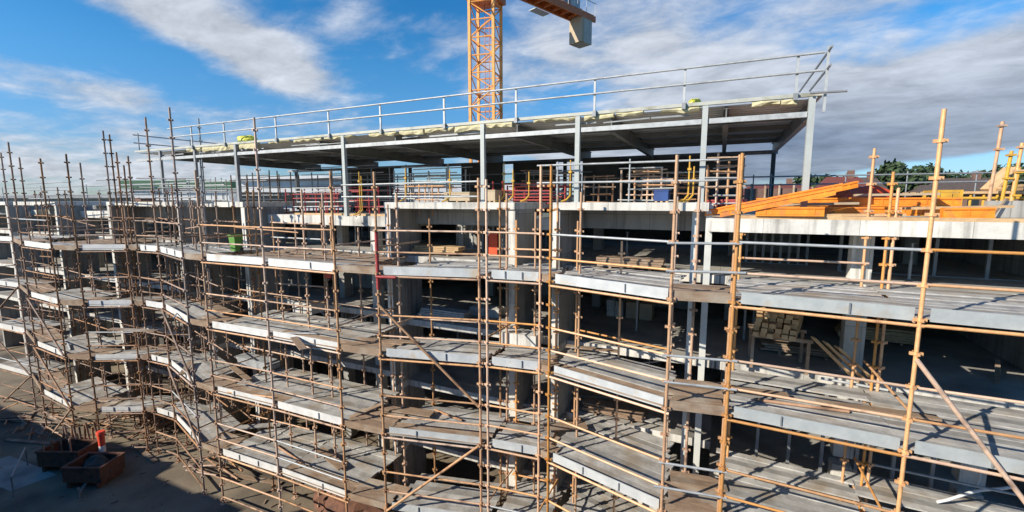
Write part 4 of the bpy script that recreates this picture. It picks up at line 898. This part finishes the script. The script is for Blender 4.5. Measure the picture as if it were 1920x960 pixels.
# ---------------------------------------------------------------- background
def tree(x, y, h, r, seed, label, wide=1.0):
    random.seed(seed); t = thing('tree', label, 'tree', (x, y, 0), 'trees beyond the building')
    tr = MB(); tr.tube((x, y, 0), (x+U(-.5, .5), y, h*.62), .45, 8, .22); tips = []
    for i in range(8):
        a = i*math.pi*2/8+U(-.3, .3); z0 = h*U(.4, .6); e = Vector((x+math.cos(a)*r*.6*wide, y+math.sin(a)*r*.6, h*U(.68, .88))); tr.tube((x, y, z0), e, .16, 6, .05); tips.append(e)
    tr.build('trunk', bark, t)
    cr = MB(); cl = [(e, r*U(.32, .5)) for e in tips]+[(Vector((x+U(-.5, .5)*r*wide, y+U(-.5, .5)*r, h*U(.72, .93))), r*U(.3, .45)) for _ in range(7)]
    for c_, rr in cl:
        for _ in range(240):
            d = Vector((random.gauss(0, 1), random.gauss(0, 1), random.gauss(0, .75))).normalized()*rr*random.random()**.4; q = c_+d; s_ = U(.25, .6)
            u = Vector((random.gauss(0, 1), random.gauss(0, 1), random.gauss(0, 1))).normalized(); v = u.orthogonal().normalized()
            cr.quad(q-u*s_-v*s_*.6, q+u*s_-v*s_*.6, q+u*s_*.7+v*s_*.7, q-u*s_*.7+v*s_*.7)
    cr.build('crown', leaf, t)
def at_far(px, dist): q = at_D(px, 377, dist); return q.x, q.y
TR = [(1408, 84, 15.5, 3.6), (1440, 90, 16, 4), (1478, 80, 16, 3.6), (1505, 95, 18.5, 4), (1540, 88, 18.2, 4.5), (1575, 100, 18, 4), (1690, 96, 20.6, 4.2), (1722, 88, 18.6, 4), (1752, 105, 18.7, 5), (1800, 92, 16.8, 4), (1835, 100, 20.0, 4.6), (1870, 92, 18.4, 4.4), (1905, 86, 19.2, 4), (1670, 84, 17.2, 3.4), (1780, 84, 16.6, 3.6)]
dirw = ['low', 'rounded', 'bushy', 'broad', 'dark', 'thin', 'tallest', 'dense', 'wide', 'short', 'tufted', 'leafy', 'edge', 'small', 'squat']
wh = ['left of the slanting beams', 'behind the rear canopy column', 'behind the slanting beams', 'above the slanting beams', 'behind the end canopy column', 'left of the red roof', 'beside the tall orange pole', 'between the two right tall poles', 'just left of the tallest orange pole', 'behind the yellow cage', 'above the dark tiled roofs', 'behind the timber heap', 'at the right edge', 'right of the red mound', 'right of the tallest orange pole']
for i, (px, D, h, r) in enumerate(TR):
    x, y = at_far(px, D); tree(x, y, h+(2.4 if 1640 < px < 1740 or px > 1860 else .4), r*1.4, 40+i, dirw[i]+' dark green tree '+wh[i])
random.seed(99)
for (pa, pb, zt, m_, lb) in [(1395, 1500, 15.3, brickb, 'brown hoarding behind the slanting beams, left part'), (1502, 1660, 15.0, brickb, 'brown hoarding behind the slanting beams, right part')]:
    a = at_D(pa, 377, 48); b = at_D(pb, 377, 46); t = thing('hoarding', lb, 'hoarding', (a.x, a.y, 0)); bm_((a.x, a.y, zt/2+.002), (b.x, b.y, zt/2+.002), .3, zt).build('panel', m_, t)
    for i in range(4):
        q = a.lerp(b, (i+.5)/4); tb((q.x, q.y-.3, 0), (q.x, q.y-.3, zt+.5), .12).build('post', timber, t)
def house(px, D, w, d, hw_, hr, m, label, ang=0.0):
    x, y = at_far(px, D); t = thing('house', label, 'house', (x, y, 0), 'houses beyond the building')
    bx(x-w/2, y, 0, x+w/2, y+d, hw_).build('wall', brickb, t)
    o = MB(); e = .4; k = 0
    o.v += [(x-w/2-e, y-e, hw_+.002), (x+w/2+e, y-e, hw_+.002), (x+w/2+e, y+d+e, hw_+.002), (x-w/2-e, y+d+e, hw_+.002), (x-w/2+w*.22, y+d/2, hw_+hr), (x+w/2-w*.22, y+d/2, hw_+hr)]
    o.f += [[3, 2, 1, 0], [0, 1, 5, 4], [1, 2, 5], [2, 3, 4, 5], [3, 0, 4]]; ro = o.build('roof', m, t)
    for i in range(3): bx(x-w/2+w*(.15+.28*i), y-.04, hw_-2, x-w/2+w*(.15+.28*i)+1.2, y-.003, hw_-.7).build('window', glassd, t)
    bx(x+w*.1, y+d/2-.4, hw_+hr*.6, x+w*.1+.8, y+d/2+.4, hw_+hr+.9).build('chimney', brickb, ro)
house(1825, 62, 9, 7, 14.9, 2.4, tile, 'house with broad dark tiled roof behind the yellow cage')
house(1585, 66, 7, 7, 15.0, 2.7, tiler, 'house with red tiled roof behind the red orange mound')
house(1625, 70, 6, 7, 14.8, 3.0, tile, 'house with steep dark roof right of the red roof')
house(1460, 70, 13, 8, 14.9, 1.8, tiler, 'house with long low red roof behind the slanting beams')
house(1770, 75, 8, 7, 14.8, 2.0, tile, 'small dark tiled house between the two right tall poles')
# warehouses to the left
def shed(px0, px1, D, zb, zt, m, mt, label, band=None):
    a = Vector((*at_far(px0, D), 0)); b = Vector((*at_far(px1, D), 0)); t = thing('warehouse', label, 'warehouse', tuple((a+b)/2)); n = Vector((-(b-a).y, (b-a).x, 0)).normalized()*14
    if n.y < 0: n = -n
    MB().prism([(a.x, a.y), (b.x, b.y), (b.x+n.x, b.y+n.y), (a.x+n.x, a.y+n.y)], 0, zb).build('wall', m, t)
    e = (b-a).normalized()*.8
    MB().prism([(a.x-e.x-n.x*.05, a.y-e.y-n.y*.05), (b.x+e.x-n.x*.05, b.y+e.y-n.y*.05), (b.x+n.x+e.x, b.y+n.y+e.y), (a.x+n.x-e.x, a.y+n.y-e.y)], zb+.003, zt).build('roof', mt, t)
    for i in range(6):
        q = a.lerp(b, (i+.5)/6)-n*.01; u = (b-a).normalized(); MB().beam(q-u*.9+Vector((0, 0, zb-2.2)), q+u*.9+Vector((0, 0, zb-2.2)), .2, 1.4).build('window', glassd, t)
shed(246, 430, 60, 15.6, 16.7, whitep, dgreen, 'long white warehouse with dark green roof band left of the canopy')
shed(455, 640, 50, 16.4, 16.75, whitep, whitep, 'bright white building seen through the frames under the canopy')
shed(-150, 220, 95, 14.6, 15.3, conc, dgalv, 'low grey sheds at the far left horizon')
shed(640, 1000, 60, 15.2, 16.2, whitep, whitep, 'pale building beyond the core walls under the canopy centre')
# hills
o = MB(); n = 80
for i in range(n+1):
    a = R_(-100)+R_(150)*i/n; x = math.sin(a)*1500; y = math.cos(a)*1500; h = 30+18*noise.noise(Vector((i*.12, 0, 0)))
    o.v += [(x, y, -5), (x, y, max(8, h)), (x*1.2, y*1.2, -5)]
for i in range(n): k = i*3; o.f += [[k, k+3, k+4, k+1], [k+1, k+4, k+5, k+2]]
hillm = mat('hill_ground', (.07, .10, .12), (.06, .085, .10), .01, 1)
tag(o.build('hills', hillm), 'low wooded hills on the horizon', kind='structure')
